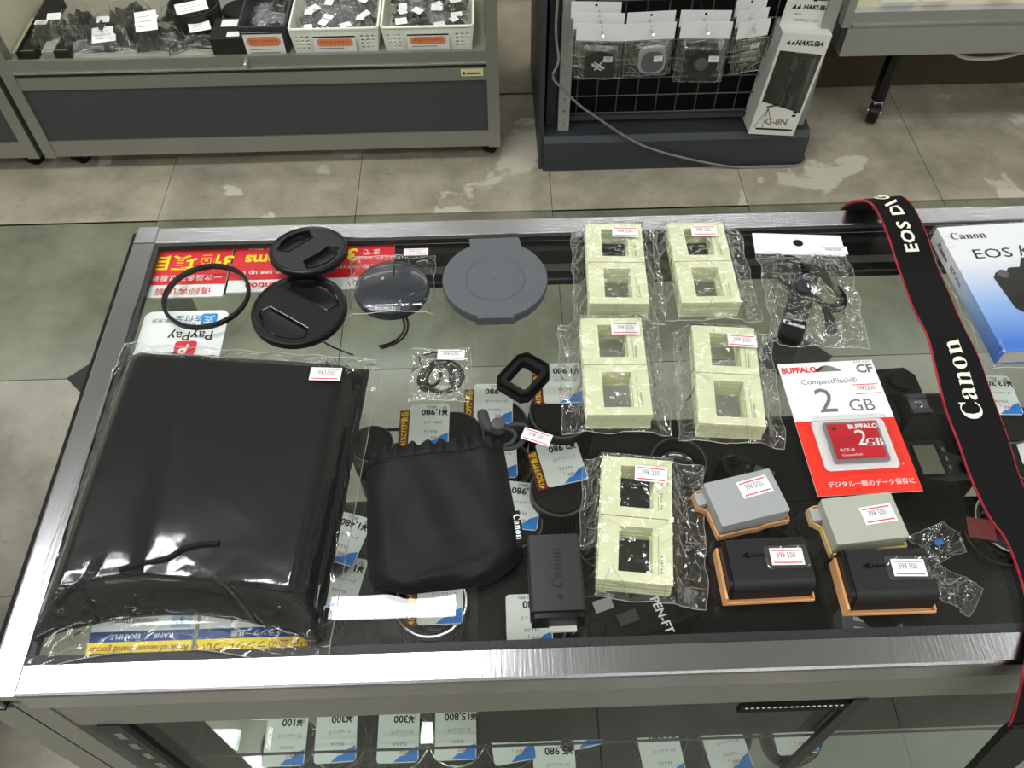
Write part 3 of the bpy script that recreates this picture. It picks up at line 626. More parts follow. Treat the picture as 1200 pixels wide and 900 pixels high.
BASKM = mat('basket_white', (240, 240, 230), 0.45)
def basket(x0, x1, label, solid, seed):
    w = x1-x0; cx = (x0+x1)/2; l = 0.20; h = 0.062 if not solid else 0.07
    t = thing('basket' if not solid else 'bin', label, 'basket', (cx, 1.868+l/2, DZ))
    m = BASKM if not solid else mat('bin_navy', (48, 50, 60), 0.45); wb, lb = w*0.94, l*0.94
    MB().rbox(wb, lb, 0, 0.003, 0.008, 0.001).build('basket_floor', m, t)
    def wall(nm, wx, top, bot, hh, tf):
        # a tapering perforated wall: top and bottom widths, then placed by tf
        if solid: o = plate(nm, [(-bot/2, 0), (bot/2, 0), (top/2, hh), (-top/2, hh)], [], -0.001, 0.001, m, t)
        else:
            holes = []; n = int(bot/0.0125)
            for r_ in range(4):
                for c in range(n):
                    q = -bot/2+0.008+c*(bot-0.016)/(n-1)
                    if wx and abs(q) < 0.056: continue
                    z_ = 0.012+r_*0.010
                    holes.append([(q-0.0034, z_-0.003), (q+0.0034, z_-0.003), (q+0.0034, z_+0.003), (q-0.0034, z_+0.003)])
            o = plate(nm, [(-bot/2, 0), (bot/2, 0), (top/2, hh), (-top/2, hh)], holes, -0.001, 0.001, m, t)
        o.matrix_local = tf; return o
    tl = math.atan2((l-lb)/2, h)
    wall('basket_wall', True, w, wb, h, Matrix.Translation((0, -lb/2, 0)) @ Matrix.Rotation(R(90)+tl, 4, 'X'))
    wall('basket_wall', False, w, wb, h, Matrix.Translation((0, lb/2, 0)) @ Matrix.Rotation(R(90)-tl, 4, 'X'))
    ts = math.atan2((w-wb)/2, h)
    wall('basket_wall', False, l, lb, h, Matrix.Translation((-wb/2, 0, 0)) @ Matrix.Rotation(R(90), 4, 'Z') @ Matrix.Rotation(R(90)-ts, 4, 'X'))
    wall('basket_wall', False, l, lb, h, Matrix.Translation((wb/2, 0, 0)) @ Matrix.Rotation(R(90), 4, 'Z') @ Matrix.Rotation(R(90)+ts, 4, 'X'))
    MB().tube([(x, y, h) for x, y in rrect(w, l, 0.01)], 0.0035, 6, True).build('basket_rim', m, t, smooth=60)
    sw, sh = (0.098, 0.044) if not solid else (0.092, 0.06)
    s = MB().box(-sw/2, sw/2, -0.0006, 0, 0, sh).build('price_sign', WHITE, t, (0, -l/2-0.005, 0.002 if solid else 0.005), (R(2), 0, 0), 0)
    MB().box(-sw/2, sw/2, -0.0009, -0.0006, sh-0.004, sh).build('sign_band', BLACKM, s, smooth=0)
    MB().prism(rrect(sw*0.86, sh*(0.45 if not solid else 0.4), sh*0.19), 0, 0.0003).build('orange_oval', ORANGE, s, (0, -0.0007, sh*0.62), (R(90), 0, 0), 0)
    text('sign_print', s, '中古アクセサリ', 0.0098, 0, -0.0012, sh*0.62, 0, mat('brown_ink', (120, 70, 30), 0.6), rot=(R(90), 0, 0))
    for k in range(2 if solid else 1): MB().box(-sw*0.4, sw*(0.2+0.15*k), -0.0009, -0.0007, sh*(0.28-0.15*k)-0.001, sh*(0.28-0.15*k)+0.001).build('print_line', GINK, s, smooth=0)
    rn = random.Random(seed); grp = f'bagged accessories heaped in the {label.split(" with")[0]}'
    nx, ny = (4, 4) if not solid else (2, 3)
    for i in range(nx):
        for j in range(ny):
            px = cx+(-0.5+(i+0.5)/nx)*w*0.8+rn.uniform(-.006, .006); py = 1.868+l/2+(-0.5+(j+0.5)/ny)*l*0.8
            q = packet(0, 0, w*0.9/nx+0.012, 0.055 if not solid else 0.07, rn.uniform(0.010, 0.022), f'small clear packet with a dark part in the {label.split(" with")[0]}',
                       (0, 0, rn.uniform(0.018, 0.028), rn.uniform(0.014, 0.022), rn.uniform(-40, 40)) if (solid is False and rn.random() < 0.8) else None, rn.uniform(-25, 25),
                       rn.choice([BLACK, BLACKG, GREYP, mat('packet_grey', (120, 122, 126), 0.4)]), seed*100+i*10+j, grp, DZ+0.004+(0.026 if not solid else 0.02)+0.008*((i+j) % 2), (px, py, 0))
for x0, x1, lb_, so, sd in ((aty(288, 60, 1.88).x, aty(341, 60, 1.88).x, 'navy bin with an orange price sign in the back showcase', True, 3), (aty(345, 60, 1.88).x, aty(447, 60, 1.88).x, 'left white basket with an orange price sign in the showcase', False, 4), (aty(451, 60, 1.88).x, aty(556, 60, 1.88).x, 'right white basket with an orange price sign in the showcase', False, 5)):
    basket(x0, x1, lb_, so, sd)

# ------------------------------------------------------------------ lenses and cameras on the counter's shelves
SH1, SH2 = 0.6192, 0.4632
SHADEB = mat('black_mat', (16, 16, 17), 0.85)  # added black sheets stand in for the darkness inside the case
for lb_, a_ in (('added black shade mat on the glass shelf under the batteries', (0.10, 0.48, 0.4655, 0.578)), ('long added black shade mat along the front of the glass shelf', (-0.03, 0.80, 0.216, 0.465)), ('added black shade mat under the front row of lenses', (-0.22, 0.26, 0.218, 0.57))):
    x0, x1, y0, y1 = a_; t = thing('display_mat', lb_, 'mat', ((x0+x1)/2, (y0+y1)/2, 0.6161 if x0 != -0.22 else 0.4601)); MB().rbox(x1-x0, y1-y0, 0, 0.003, 0.004, 0.001).build('mat_sheet', SHADEB, t)
def price_tag(parent, x, y, z, rz, price, strip=True, w=0.044, l=0.055, name='', tilt=0.0):
    t = MB().prism(rrect(w, l, 0.004), 0, 0.0005).build('price_tag', TAGM, parent, (x, y, z), (R(tilt), 0, rz), 0)
    zt = 0.00065
    text('tag_print', t, price, 0.0105, 0.005, l*0.31, zt, PI, INK, bold=0.03)
    text('tag_print', t, '(税込 ¥1,980)' if len(price) < 5 else '(税込)', 0.0042, 0.002, l*0.435, zt, PI, INK)
    text('tag_print', t, '良品', 0.0052, w*0.38, l*0.36, zt, PI/2, INK)
    text('tag_print', t, name or 'ズームレンズ', 0.0042, 0.004, l*0.06, zt, PI, INK)
    text('tag_print', t, 'F3.5-5.6', 0.0044, 0.002, -l*0.16, zt, PI, INK)
    text('tag_print', t, '1', 0.0046, -0.001, -l*0.27, zt, PI, INK)
    xs = [w*0.48, w*0.48, w*0.30, w*0.18, w*0.06, -w*0.1]; ys = [-l*0.485, -l*0.2, -l*0.26, -l*0.36, -l*0.38, -l*0.485]
    MB().add([(a, b, zt) for a, b in zip(xs, ys)], [tuple(range(6))]).build('blue_corner', TAGBLUE, t, smooth=0)
    text('tag_print', t, '2年保証', 0.0042, w*0.2, -l*0.31, zt, PI, RED)
    if strip:
        s = MB().box(-0.006, 0.006, -0.024, 0.024, 0, 0.0006).build('discount_strip', DKRED, t, (-w/2-0.005, -0.004, -0.001), smooth=0)
        text('strip_print', s, '41%OFF対象品', 0.0085, 0, 0, 0.0008, PI/2, YEL, sx=0.82, bold=0.02)
    return t
def lens(u, v, label, r, h, z0=SH1, tagpx=None, trz=0, price='¥1,980', strip=True, metal=False, lift=0.003, style=0, grp=True, tname=''):
    p = at(u, v, z0+h); p.y = min(max(p.y, 0.2115+r), 0.578-r); t = thing('camera_lens', label, 'lens', (p.x, p.y, z0), 0, 'second hand lenses on the glass shelves')
    prof = [(r*0.78, 0), (r*0.8, 0.004), (r*0.8, 0.012), (r*0.97, 0.0135), (r*0.97, h*0.45), (r*0.93, h*0.47), (r*0.93, h*0.55), (r, h*0.57), (r, h*0.85), (r*0.97, h*0.87), (r*0.97, h), (r*0.86, h), (r*0.82, h-0.003), (r*0.72, h-0.008)]
    MB().lathe(prof, 40, cap1=False).build('barrel', BLACK, t)
    n = 40; g = MB()
    for k in range(n):
        a = 2*PI*k/n; c, s = math.cos(a), math.sin(a); q = 0.0016
        g.add([(r*c-q*s, r*s+q*c, h*0.6), (r*c+q*s, r*s-q*c, h*0.6), ((r+0.001)*c, (r+0.001)*s, h*0.6), (r*c-q*s, r*s+q*c, h*0.82), (r*c+q*s, r*s-q*c, h*0.82), ((r+0.001)*c, (r+0.001)*s, h*0.82)], [(0, 2, 5, 3), (2, 1, 4, 5)])
    g.build('focus_grip', RUBBER, t, smooth=0)
    if style == 0:      # cap on
        MB().lathe([(r*0.86, h-0.002), (r*0.86, h+0.0015), (r*0.8, h+0.002), (0, h+0.002)], 36, cap0=False, cap1=False).build('cap', BLACKM, t)
    else:
        MB().lathe([(r*0.74, h-0.008), (r*0.55, h-0.0055), (r*0.3, h-0.004), (0, h-0.0035)], 36, cap0=False, cap1=False).build('front_element', mat('coated_glass', (16, 18, 26), 0.04, spec=0.9, coat=1.0), t)
    MB().lathe([(r*0.975, h-0.001), (r*0.975, h+0.001), (r*0.93, h+0.001), (r*0.93, h-0.001)], 40, cap0=False, cap1=False).build('silver_rim' if metal else 'front_rim', SILV if metal else GREYP, t)
    if tagpx:
        q = at(*tagpx, z0+h+lift)
        price_tag(t, q.x-p.x, q.y-p.y, h+lift, R(trz), price, strip, name=tname)
    return t
lens(532, 512, 'lens whose price tag peeks over the top of the drawstring pouch', 0.034, 0.075, SH1, (503, 498), -1, '¥1,980', tname='交換レンズ')
lens(582, 498, 'lens with a price tag below the small black cord bag', 0.036, 0.07, SH1, (578, 473), -2, '¥1,980')
lens(658, 482, 'lens with a price tag right of the black eyecup', 0.036, 0.102, SH1, (659, 449), 0, '¥1,980')
lens(590, 545, 'lens mostly hidden by the cord end of the drawstring pouch', 0.032, 0.066, SH1, (582, 535), 0, '¥2,980', True, style=1)
lens(656, 574, 'tall black lens whose tag is tilted, above the single battery', 0.032, 0.085, SH1, (658, 541), 12, '¥2,980')
lens(603, 612, 'lens with a price tag showing at the right edge of the pouch', 0.030, 0.07, SH1, (608, 592), -9, '¥1,980')
lens(505, 706, 'lens with a bright silver rim under the bottom of the pouch', 0.036, 0.072, SH1, (516, 700), 0, '¥1,980', True, metal=True, style=1)
lens(382, 645, 'lens with a slanted tag beside the large black case, upper one', 0.033, 0.07, SH1, (402, 630), -18, '¥1,480', False)
lens(368, 700, 'lens with a slanted tag beside the large black case, lower one', 0.033, 0.065, SH1, (398, 682), -12, '¥1,480', False)
lens(436, 520, 'narrow black lens standing left of the drawstring pouch', 0.023, 0.105, SH1)
lens(795, 541, 'lens with a large shining front glass left of the grey battery', 0.031, 0.075, SH1, style=1)
lens(628, 735, 'lens with a tag half hidden by the single black battery', 0.03, 0.06, SH1, (620, 728), 0, '¥980', False)
lens(1176, 492, 'lens with a price tag right of the camera strap', 0.033, 0.065, SH1, (1168, 463), -3, '¥13,300', False)
lens(1185, 612, 'lens with a silver rim and red label under the camera strap', 0.038, 0.05, SH1, None, metal=True, style=1)
lens(1215, 540, 'lens with a tag at the right edge behind the strap', 0.034, 0.06, SH1, (1215, 522), -6, '¥9,800', False)
rl = MB().box(-0.014, 0.014, -0.012, 0.012, 0, 0.0006); pr_ = at(1150, 620, SH1+0.053); tag(rl.build('red_label', DKRED, None, tuple(pr_), (0, 0, R(-12)), 0), 'small dark red label on the silver rimmed lens by the strap', 'label')
for k, (u, v, tu, tv, rz, r, me_, pc, lb_) in enumerate(((338, 872, 335, 866, 0, 0.030, False, '¥100', 'first lens from the left behind the front glass'), (397, 868, 394, 862, 2, 0.031, True, '¥300', 'second front lens from the left, with silver rim'), (468, 866, 467, 862, 0, 0.034, True, '¥300', 'third front lens from the left, wide silver rim'),
        (536, 862, 534, 859, 0, 0.033, True, '¥15,800', 'fourth front lens from the left with a printed tag'), (600, 872, 599, 862, 8, 0.029, False, '¥500', 'front lens with tilted tag below the single battery'), (680, 848, 676, 846, 10, 0.027, True, '¥980', 'front lens with silver rim and narrow tag, centre'),
        (765, 838, 764, 832, -6, 0.026, True, '¥980', 'front lens right of centre close under the rail'), (778, 892, 775, 884, 5, 0.03, False, '¥3,980', 'front lens with slanted tag right of centre'), (853, 880, 850, 874, 9, 0.03, False, '¥2,480', 'front lens with a leaning tag left of the black bar'),
        (935, 862, 928, 852, 3, 0.03, False, '¥1,980', 'front lens behind the diagonal black post'), (652, 905, 650, 900, 0, 0.03, False, '¥5,980', 'front lens at the bottom edge with price tag'))):
    lens(u, v, lb_, r, 0.06, SH2, (tu, tv), rz, pc, False, me_, style=1 if me_ else 0)

def camera_body(u, v, zc, label, rz, lcd=True):
    p = at(u, v, SH1+0.08); t = thing('camera', label, 'camera', (p.x, p.y, SH1), R(rz))
    out = [(-0.068, -0.022), (0.05, -0.022), (0.066, -0.014), (0.072, 0.01), (0.070, 0.036), (0.056, 0.044), (0.042, 0.036), (0.036, 0.022), (-0.058, 0.022), (-0.070, 0.012)]
    MB().prism(out, 0.002, 0.078, 0.008, 0.003).build('camera_body', CAMB, t)
    MB().loops([[(-0.030, -0.026, 0.07), (0.026, -0.026, 0.07), (0.030, 0.034, 0.07), (-0.034, 0.034, 0.07)], [(-0.024, -0.024, 0.092), (0.020, -0.024, 0.092), (0.020, 0.030, 0.088), (-0.024, 0.030, 0.088)], [(-0.016, -0.018, 0.102), (0.012, -0.018, 0.102), (0.008, 0.02, 0.1), (-0.012, 0.02, 0.1)]]).build('prism_hump', CAMB, t)
    sh = MB().box(-0.012, 0.008, -0.015, 0.003, 0.1021, 0.1034).build('hot_shoe', GREYP, t, smooth=0)
    for s in (-1, 1): MB().box(-0.002+s*0.0085-0.0025, -0.002+s*0.0085+0.0025, -0.015, 0.003, 0.1035, 0.1052).build('shoe_rail', DPANEL, sh, smooth=0)
    MB().lathe([(0.004, 0.1035), (0.003, 0.104)], 12, -0.002, -0.006).build('shoe_contact', SILV, sh)
    MB().lathe([(0.012, 0.078), (0.0125, 0.081), (0.010, 0.0818)], 24, -0.050, 0).build('mode_dial', BLACK, t)
    if lcd:
        MB().rbox(0.036, 0.026, 0.078, 0.0792, 0.002, 0.0004, 0.046, -0.004).build('top_screen', BLACKG, t)
        MB().rbox(0.033, 0.021, 0.0793, 0.0797, 0.001, 0.0002, 0.046, -0.004).build('screen_glass', mat('lcd_olive', (98, 102, 86), 0.25), t)
    for k in range(3): MB().rbox(0.005, 0.003, 0.078, 0.0798, 0.001, 0.0004, 0.036+k*0.010, 0.0135).build('button', GREYP, t)
    MB().lathe([(0.007, 0.078), (0.0065, 0.082), (0.004, 0.0828)], 18, 0.056, 0.03).build('shutter_button', BLACKG, t)
    MB().lathe([(0.032, 0.022), (0.032, 0.05), (0.030, 0.052), (0.026, 0.05)], 32).xf(Matrix.Translation((-0.006, 0, 0.042)) @ Matrix.Rotation(R(-90), 4, 'X')).build('mount_ring', BLACK, t)
    MB().lathe([(0.026, 0.05), (0.026, 0.056), (0.0, 0.056)], 32, cap0=False, cap1=False).xf(Matrix.Translation((-0.006, 0, 0.042)) @ Matrix.Rotation(R(-90), 4, 'X')).build('body_cap', BLACKM, t)
    MB().rbox(0.03, 0.012, 0.085, 0.097, 0.004, 0.002, -0.002, -0.03).build('eyepiece', RUBBER, t)
    return t
def aim(u0, v0, u1, v1, z):
    a, b = at(u0, v0, z), at(u1, v1, z); return math.degrees(math.atan2(b.y-a.y, b.x-a.x))
camera_body(1071, 496, 0, 'black camera with a top screen beside the memory card pack', aim(1064, 472, 1094, 545, SH1+0.09)).scale = (1.1, 1.1, 1.1)
camera_body(872, 602, 0, 'black camera lying in shade below the grey battery', aim(830, 640, 868, 545, SH1+0.08))
camera_body(1000, 655, 0, 'black camera under the two right hand batteries', aim(980, 640, 1050, 690, SH1+0.08), False)
p = at(750, 722, SH1+0.07); fc = thing('film_camera', 'black film camera with white lettering below the lowest slide mount pack', 'camera', (p.x, p.y, SH1), R(18))
MB().rbox(0.125, 0.036, 0.0, 0.066, 0.01, 0.003).build('camera_body', CAMB, fc)
MB().rbox(0.122, 0.034, 0.0661, 0.070, 0.008, 0.0015).build('top_plate', BLACK, fc)
text('lettering', fc, 'PEN-FT', 0.012, 0.020, -0.006, 0.0702, R(-90), WHITE, bold=0.02)
for dx, r_ in ((-0.045, 0.009), (0.045, 0.008)): MB().lathe([(r_, 0.070), (r_, 0.077), (r_*0.8, 0.079)], 24, dx, 0).build('dial', BLACK, fc)
MB().rbox(0.02, 0.012, 0.070, 0.073, 0.001, 0.0005, -0.012, 0.002).build('accessory_shoe', DPANEL, fc)
MB().lathe([(0.028, 0.018), (0.028, 0.05), (0.024, 0.05), (0.02, 0.044)], 32).xf(Matrix.Translation((0, 0, 0.034)) @ Matrix.Rotation(R(90), 4, 'X')).build('lens_barrel', BLACK, fc)
p = at(1022, 722, SH1+0.03); t = thing('battery_charger', 'grey charger with slots near the front rail at lower right', 'charger', (p.x, p.y, SH1), R(-12))
MB().rbox(0.06, 0.05, 0, 0.03, 0.004, 0.002).build('charger_body', mat('charger_grey', (112, 116, 122), 0.45), t)
for k in range(2): MB().rbox(0.022, 0.004, 0.0301, 0.0312, 0.001, 0.0004, -0.008, -0.006-k*0.010).build('charger_slot', WHITEP, t)
MB().rbox(0.006, 0.045, 0.0301, 0.034, 0.001, 0.0005, 0.02, 0).build('charger_rail', BLACK, t)
p = at(690, 728, SH1+0.02); t = thing('silver_clip', 'pale plastic clip beside the single black battery', 'clip', (p.x, p.y, SH1), R(15))
MB().rbox(0.045, 0.02, 0, 0.02, 0.003, 0.001).build('clip_body', BLACK, t); MB().rbox(0.022, 0.006, 0.0201, 0.023, 0.001, 0.0005, -0.008, -0.006).build('clip_bar', WHITE, t); MB().rbox(0.02, 0.02, 0.0201, 0.021, 0.002, 0.0004, 0.02, 0.008).build('clip_plate', mat('clip_grey', (176, 178, 182), 0.4), t)
p = at(1085, 668, SH1+0.03)
for k, (u, v, rz, lb_) in enumerate(((1010+90, 636, 20, 'crumpled clear packet with a blue mark left of the strap'), (1118, 690, -40, 'thin crumpled clear packet right of the last battery'))):
    p = at(u, v, SH1+0.09); t = thing('crumpled_packet', lb_, 'packet', (p.x, p.y, SH1+0.085), R(rz)); film(t, 0.045, 0.035, None, 0.01, 0.006, 40+k, 20, 20, taut=1)
    if k == 0: MB().box(-0.004, 0.004, -0.003, 0.003, 0.006, 0.0064).build('blue_mark', TAGBLUE, t, smooth=0)

# ------------------------------------------------------------------ signs under the glass
def sign(px, label, loops, name='sign_card', z=GLASS-0.0072, th=0.0016):
    pp, yaw, w, l = pose(*px, z); t = thing(name, label, 'sign', tuple(pp-Vector((0, 0, th))), yaw)
    MB().box(-w/2, w/2, -l/2, l/2, 0, th).build('sign_board', WHITE, t, smooth=0)
    return t, w, l, th+0.0002
def band(t, x0, x1, y0, y1, z, m, nm='colour_band'): return MB().add([(x0, y0, z), (x1, y0, z), (x1, y1, z), (x0, y1, z)], [(0, 1, 2, 3)]).build(nm, m, t, smooth=0)
t, w, l, z = sign(((181, 291), (273, 289), (167, 349), (262, 347)), 'red and white sign with yellow Chinese lettering at the counter corner', None)
band(t, -w/2, w/2, -l*0.26, l/2, z, SIGNR)
text('sign_print', t, '3個項目', 0.0205, 0, l*0.2, z+0.0002, PI, YEL, bold=0.025, sx=1.12)
text('sign_print', t, '一次最多可以看到', 0.0082, 0, -l*0.12, z+0.0002, PI, WHITE); text('sign_print', t, '请顾客谅解', 0.0105, 0, -l*0.38, z+0.0002, PI, RED)
t, w, l, z = sign(((277, 287), (372, 285), (265, 343), (364, 340)), 'red and white sign with yellow English lettering behind the lens caps', None)
band(t, -w/2, w/2, -l*0.26, l/2, z, SIGNR)
text('sign_print', t, '3 items', 0.0185, 0, l*0.17, z+0.0002, PI, YEL, bold=0.03); text('sign_print', t, 'at a time', 0.008, -0.012, l*0.40, z+0.0002, PI, WHITE)
text('sign_print', t, 'You can see up to', 0.0085, 0, -l*0.12, z+0.0002, PI, WHITE, bold=0.01); text('sign_print', t, 'Attention', 0.0115, 0, -l*0.38, z+0.0002, PI, RED, bold=0.02)
t, w, l, z = sign(((374, 285), (464, 283), (366, 340), (458, 337)), 'red and white sign with yellow Japanese lettering right of the lens caps', None)
band(t, -w/2, w/2, -l*0.26, l/2, z, SIGNR)
text('sign_print', t, '3品', 0.0215, -0.014, l*0.24, z+0.0002, PI, YEL, bold=0.03); text('sign_print', t, 'まで', 0.009, 0.015, l*0.28, z+0.0002, PI, WHITE)
text('sign_print', t, '一度にご覧いただける商品は', 0.0056, 0, -l*0.03, z+0.0002, PI, WHITE); text('sign_print', t, 'お願い', 0.0115, 0.012, -l*0.38, z+0.0002, PI, RED)
pp, yaw, w, l = pose((173, 366), (266, 363), (150, 430), (258, 428), GLASS-0.0072)
t = thing('payment_sign', 'white payment sign with rounded corners above the large black case', 'sign', tuple(pp-Vector((0, 0, 0.0016))), yaw)
MB().prism(rrect(w, l, 0.007), 0, 0.0016).build('sign_board', WHITE, t, smooth=0); z = 0.0019
s = MB().prism(rrect(0.014, 0.013, 0.002), 0, 0.0001).build('blue_badge', mat('pay_blue', (40, 140, 220), 0.4), t, (w*0.28, l*0.33, z), smooth=0)
text('badge_print', s, '支', 0.010, 0, 0, 0.0003, PI, WHITE); text('sign_print', t, '支付宝', 0.0085, 0.003, l*0.36, z, PI, BINK); text('sign_print', t, 'ALIPAY', 0.004, 0.004, l*0.25, z, PI, GINK)
text('sign_print', t, '簡単決済', 0.0055, -w*0.25, l*0.33, z, PI, GINK); text('sign_print', t, 'PayPay', 0.0145, 0.008, l*0.04, z, PI, INK, bold=0.005)
MB().prism(rrect(0.019, 0.017, 0.003), 0, 0.0001).build('red_badge', mat('pay_red', (226, 50, 66), 0.4), t, (0.006, -l*0.2, z), smooth=0)
text('badge_print', t, 'P', 0.015, 0.006, -l*0.2, z+0.0003, PI, WHITE, bold=0.02, shear=0.2)
NAVY = mat('navy_print', (30, 62, 130), 0.5)
for k, (px, lb_, big) in enumerate((((-0.2865, -0.2155), 'yellow banded ranking sign with English lettering under the glass, left one', 'Rank of secondhand goods'), ((-0.2125, -0.137), 'yellow banded ranking sign with Japanese lettering under the glass, right one', '中古品のランクについて'))):
    x0, x1 = px; t = thing('ranking_sign', lb_, 'sign', ((x0+x1)/2, 0.236, GLASS-0.0105)); w = x1-x0
    MB().box(-w/2, w/2, -0.030, 0.030, 0, 0.0016).build('sign_board', WHITE, t, smooth=0); z = 0.0018
    band(t, -w/2, w/2, -0.030, -0.0185, z, YEL); band(t, -w/2, w/2, -0.0185, -0.011, z, NAVY)
    text('sign_print', t, big, 0.0074 if k else 0.0062, 0, -0.0235, z+0.0002, PI, mat('brown_red', (150, 60, 20), 0.5), bold=0.01)
    text('sign_print', t, 'RANK      EXAMPLE' if k == 0 else 'ランク    状態', 0.005, 0, -0.0147, z+0.0002, PI, WHITE)
    for q, (a, b) in enumerate((('S', 'Unused item'), ('A', 'Excellent'), ('B', 'Good')) if k == 0 else (('S', '未使用品'), ('A', '美品'), ('B', '良品'))):
        MB().add([(w*0.26, -0.0095+q*0.012, z), (w*0.46, -0.0095+q*0.012, z), (w*0.46, 0.001+q*0.012, z), (w*0.26, 0.001+q*0.012, z)], [(0, 1, 2, 3)]).build('table_cell', mat('cell_blue', (176, 200, 226), 0.5), t, smooth=0)
        text('sign_print', t, a, 0.007, w*0.36, -0.004+q*0.012, z+0.0002, PI, NAVY); text('sign_print', t, b, 0.0058, -w*0.08, -0.004+q*0.012, z+0.0002, PI, INK)

# ------------------------------------------------------------------ goods lying on the glass
GT = GLASS+0.0002
def on(u, v, h=0.0): return at(u, v, GT+h)

# large black padded case in cellophane
NYL = weave_mat('black_weave', (19, 19, 24), 420, 0.5, 0.8)
cn = [at(u, v, GT+0.012) for u, v in ((150, 410), (432, 428), (31, 747), (371, 752))]
pc = (cn[0]+cn[1]+cn[2]+cn[3])/4
big = thing('padded_case', 'large black woven padded case wrapped in cellophane at the left', 'case', (pc.x, pc.y, GT))
def pl_(u, v):
    p = (cn[0]*(1-u)+cn[1]*u)*(1-v)+(cn[2]*(1-u)+cn[3]*u)*v
    p = Vector((p.x-pc.x, p.y-pc.y, 0))
    if v > 0.8: p.y += 0.020*smooth01((v-0.8)/0.2)*math.sin(PI*min(1, max(0, u)))**0.8
    return p
def pz_(u, v):
    eu = smooth01(min(u, 1-u)*9)**0.6; ev = smooth01(v*12)**0.6*smooth01((1-v)*10)**0.6
    return 0.006+0.024*eu*ev+0.0016*math.sin(3*u+1)*math.sin(4*v)*eu*ev+0.0022*math.exp(-((u-0.32-0.1*v)/0.06)**2)*eu*ev
NU, NV = 40, 48
def case_top(i, j):
    p = pl_(i, j); return (p.x, p.y, pz_(i, j))
cb_ = MB().grid(NU, NV, case_top)
rim = [(k/NU, 0) for k in range(NU)]+[(1, k/NV) for k in range(NV)]+[(1-k/NU, 1) for k in range(NU)]+[(0, 1-k/NV) for k in range(NV)]
cb_.loops([[case_top(a, b) for a, b in rim], [(p[0]*0.99, p[1]*0.99, 0.0008) for p in [case_top(a, b) for a, b in rim]]], False, True)
cb_.build('case_body', NYL, big, smooth=60)
pp = [pl_(u, v)+Vector((0, 0, pz_(u, v)+0.0012)) for u, v in ((0.30, 0.84), (0.36, 0.82), (0.45, 0.80), (0.5, 0.765), (0.56, 0.75), (0.62, 0.745))]
MB().tube(catmull(pp, 4), 0.0026, 6).build('draw_cord', weave_mat('cord_black', (30, 30, 33), 900, 0.6), big, smooth=60)
sp = pl_(0.865, 0.115); sticker(big, '39¥3100-', sp.x, sp.y, 0.0322, R(-4), 0.0245, 0.0125)
RIDGE = [(0.0, 1.0, 0.19, 0.905, 0.004, 0.010), (0.19, 0.905, 0.32, 0.875, 0.004, 0.008), (0.32, 0.875, 0.66, 0.90, 0.004, 0.008), (0.66, 0.90, 0.95, 0.905, 0.004, 0.008), (0.95, 0.905, 1.0, 1.0, 0.004, 0.008), (0.19, 0.905, 0.22, 0.80, 0.003, 0.010), (0.19, 0.905, 0.23, 1.03, 0.004, 0.008), (0.66, 0.90, 0.80, 1.02, 0.004, 0.008),
         (0.02, 0.05, 0.0, 0.6, 0.002, 0.01), (0.99, 0.1, 0.985, 0.9, 0.003, 0.008), (0.955, 0.5, 0.95, 0.85, 0.002, 0.008), (0.12, 0.02, 0.95, -0.01, 0.003, 0.008), (0.1, 1.05, 0.45, 1.0, 0.003, 0.008), (0.5, 1.04, 0.92, 1.05, 0.002, 0.008)]
rn = random.Random(5); RIDGE += [(a, b, a+rn.uniform(-.06, .06), b+rn.uniform(-.06, .06), 0.003, 0.006) for a, b in [(rn.choice((rn.uniform(0.85, 1.04), rn.uniform(-0.03, 0.08))), rn.uniform(-0.05, 0.06)) for _ in range(14)]+[(rn.uniform(0.0, 1.0), rn.uniform(0.94, 1.08)) for _ in range(16)]]
def case_film(i, j):
    u = -0.05+1.09*i; v = -0.055+1.15*j
    p = pl_(u, v); inside = 0 <= u <= 1 and 0 <= v <= 1
    du, dv = max(-u, u-1, 0), max(-v, v-1, 0)
    z = pz_(min(max(u, 0), 1), min(max(v, 0), 1))
    if not inside: z = 0.0012+0.006*max(0, 1-(du*14)**1-(dv*14)**1)
    for a, b, c, d, am, wd_ in RIDGE:
        L2 = (c-a)**2+(d-b)**2; t = max(0, min(1, ((u-a)*(c-a)+(v-b)*(d-b))/max(L2, 1e-6)))
        q = math.hypot(u-a-t*(c-a), v-b-t*(d-b)); z += am*1.5*max(0, 1-q/wd_/1.8)**1.7
    return (p.x, p.y, z+0.0014+(0.0012*math.sin(u*40+v*13)*math.sin(v*37) if not inside else 0.0003*math.sin(u*11+v*7)*math.sin(v*9)))
wrap = MB().grid(170, 210, case_film).build('cellophane_wrap', FILMH, big, smooth=70)
MB().tube([case_film(k/60, 0) for k in range(60)]+[case_film(1, k/60) for k in range(60)]+[case_film(1-k/60, 1) for k in range(60)]+[case_film(0, 1-k/60) for k in range(60)], 0.0004, 4, True).build('wrap_edge', FEDGE, wrap, smooth=60)

# slim filter ring
p = on(243, 349); t = thing('filter_ring', 'thin black filter ring lying over the red sign', 'ring', tuple(p))
MB().loops([[(r*math.cos(2*PI*k/64), r*math.sin(2*PI*k/64), z) for k in range(64)] for r, z in ((0.0355, 0.0), (0.038, 0.0), (0.0386, 0.0008), (0.0386, 0.0045), (0.038, 0.0052), (0.0362, 0.0052), (0.0355, 0.0045), (0.0355, 0.0))], False, False).build('ring_frame', BLACK, t)

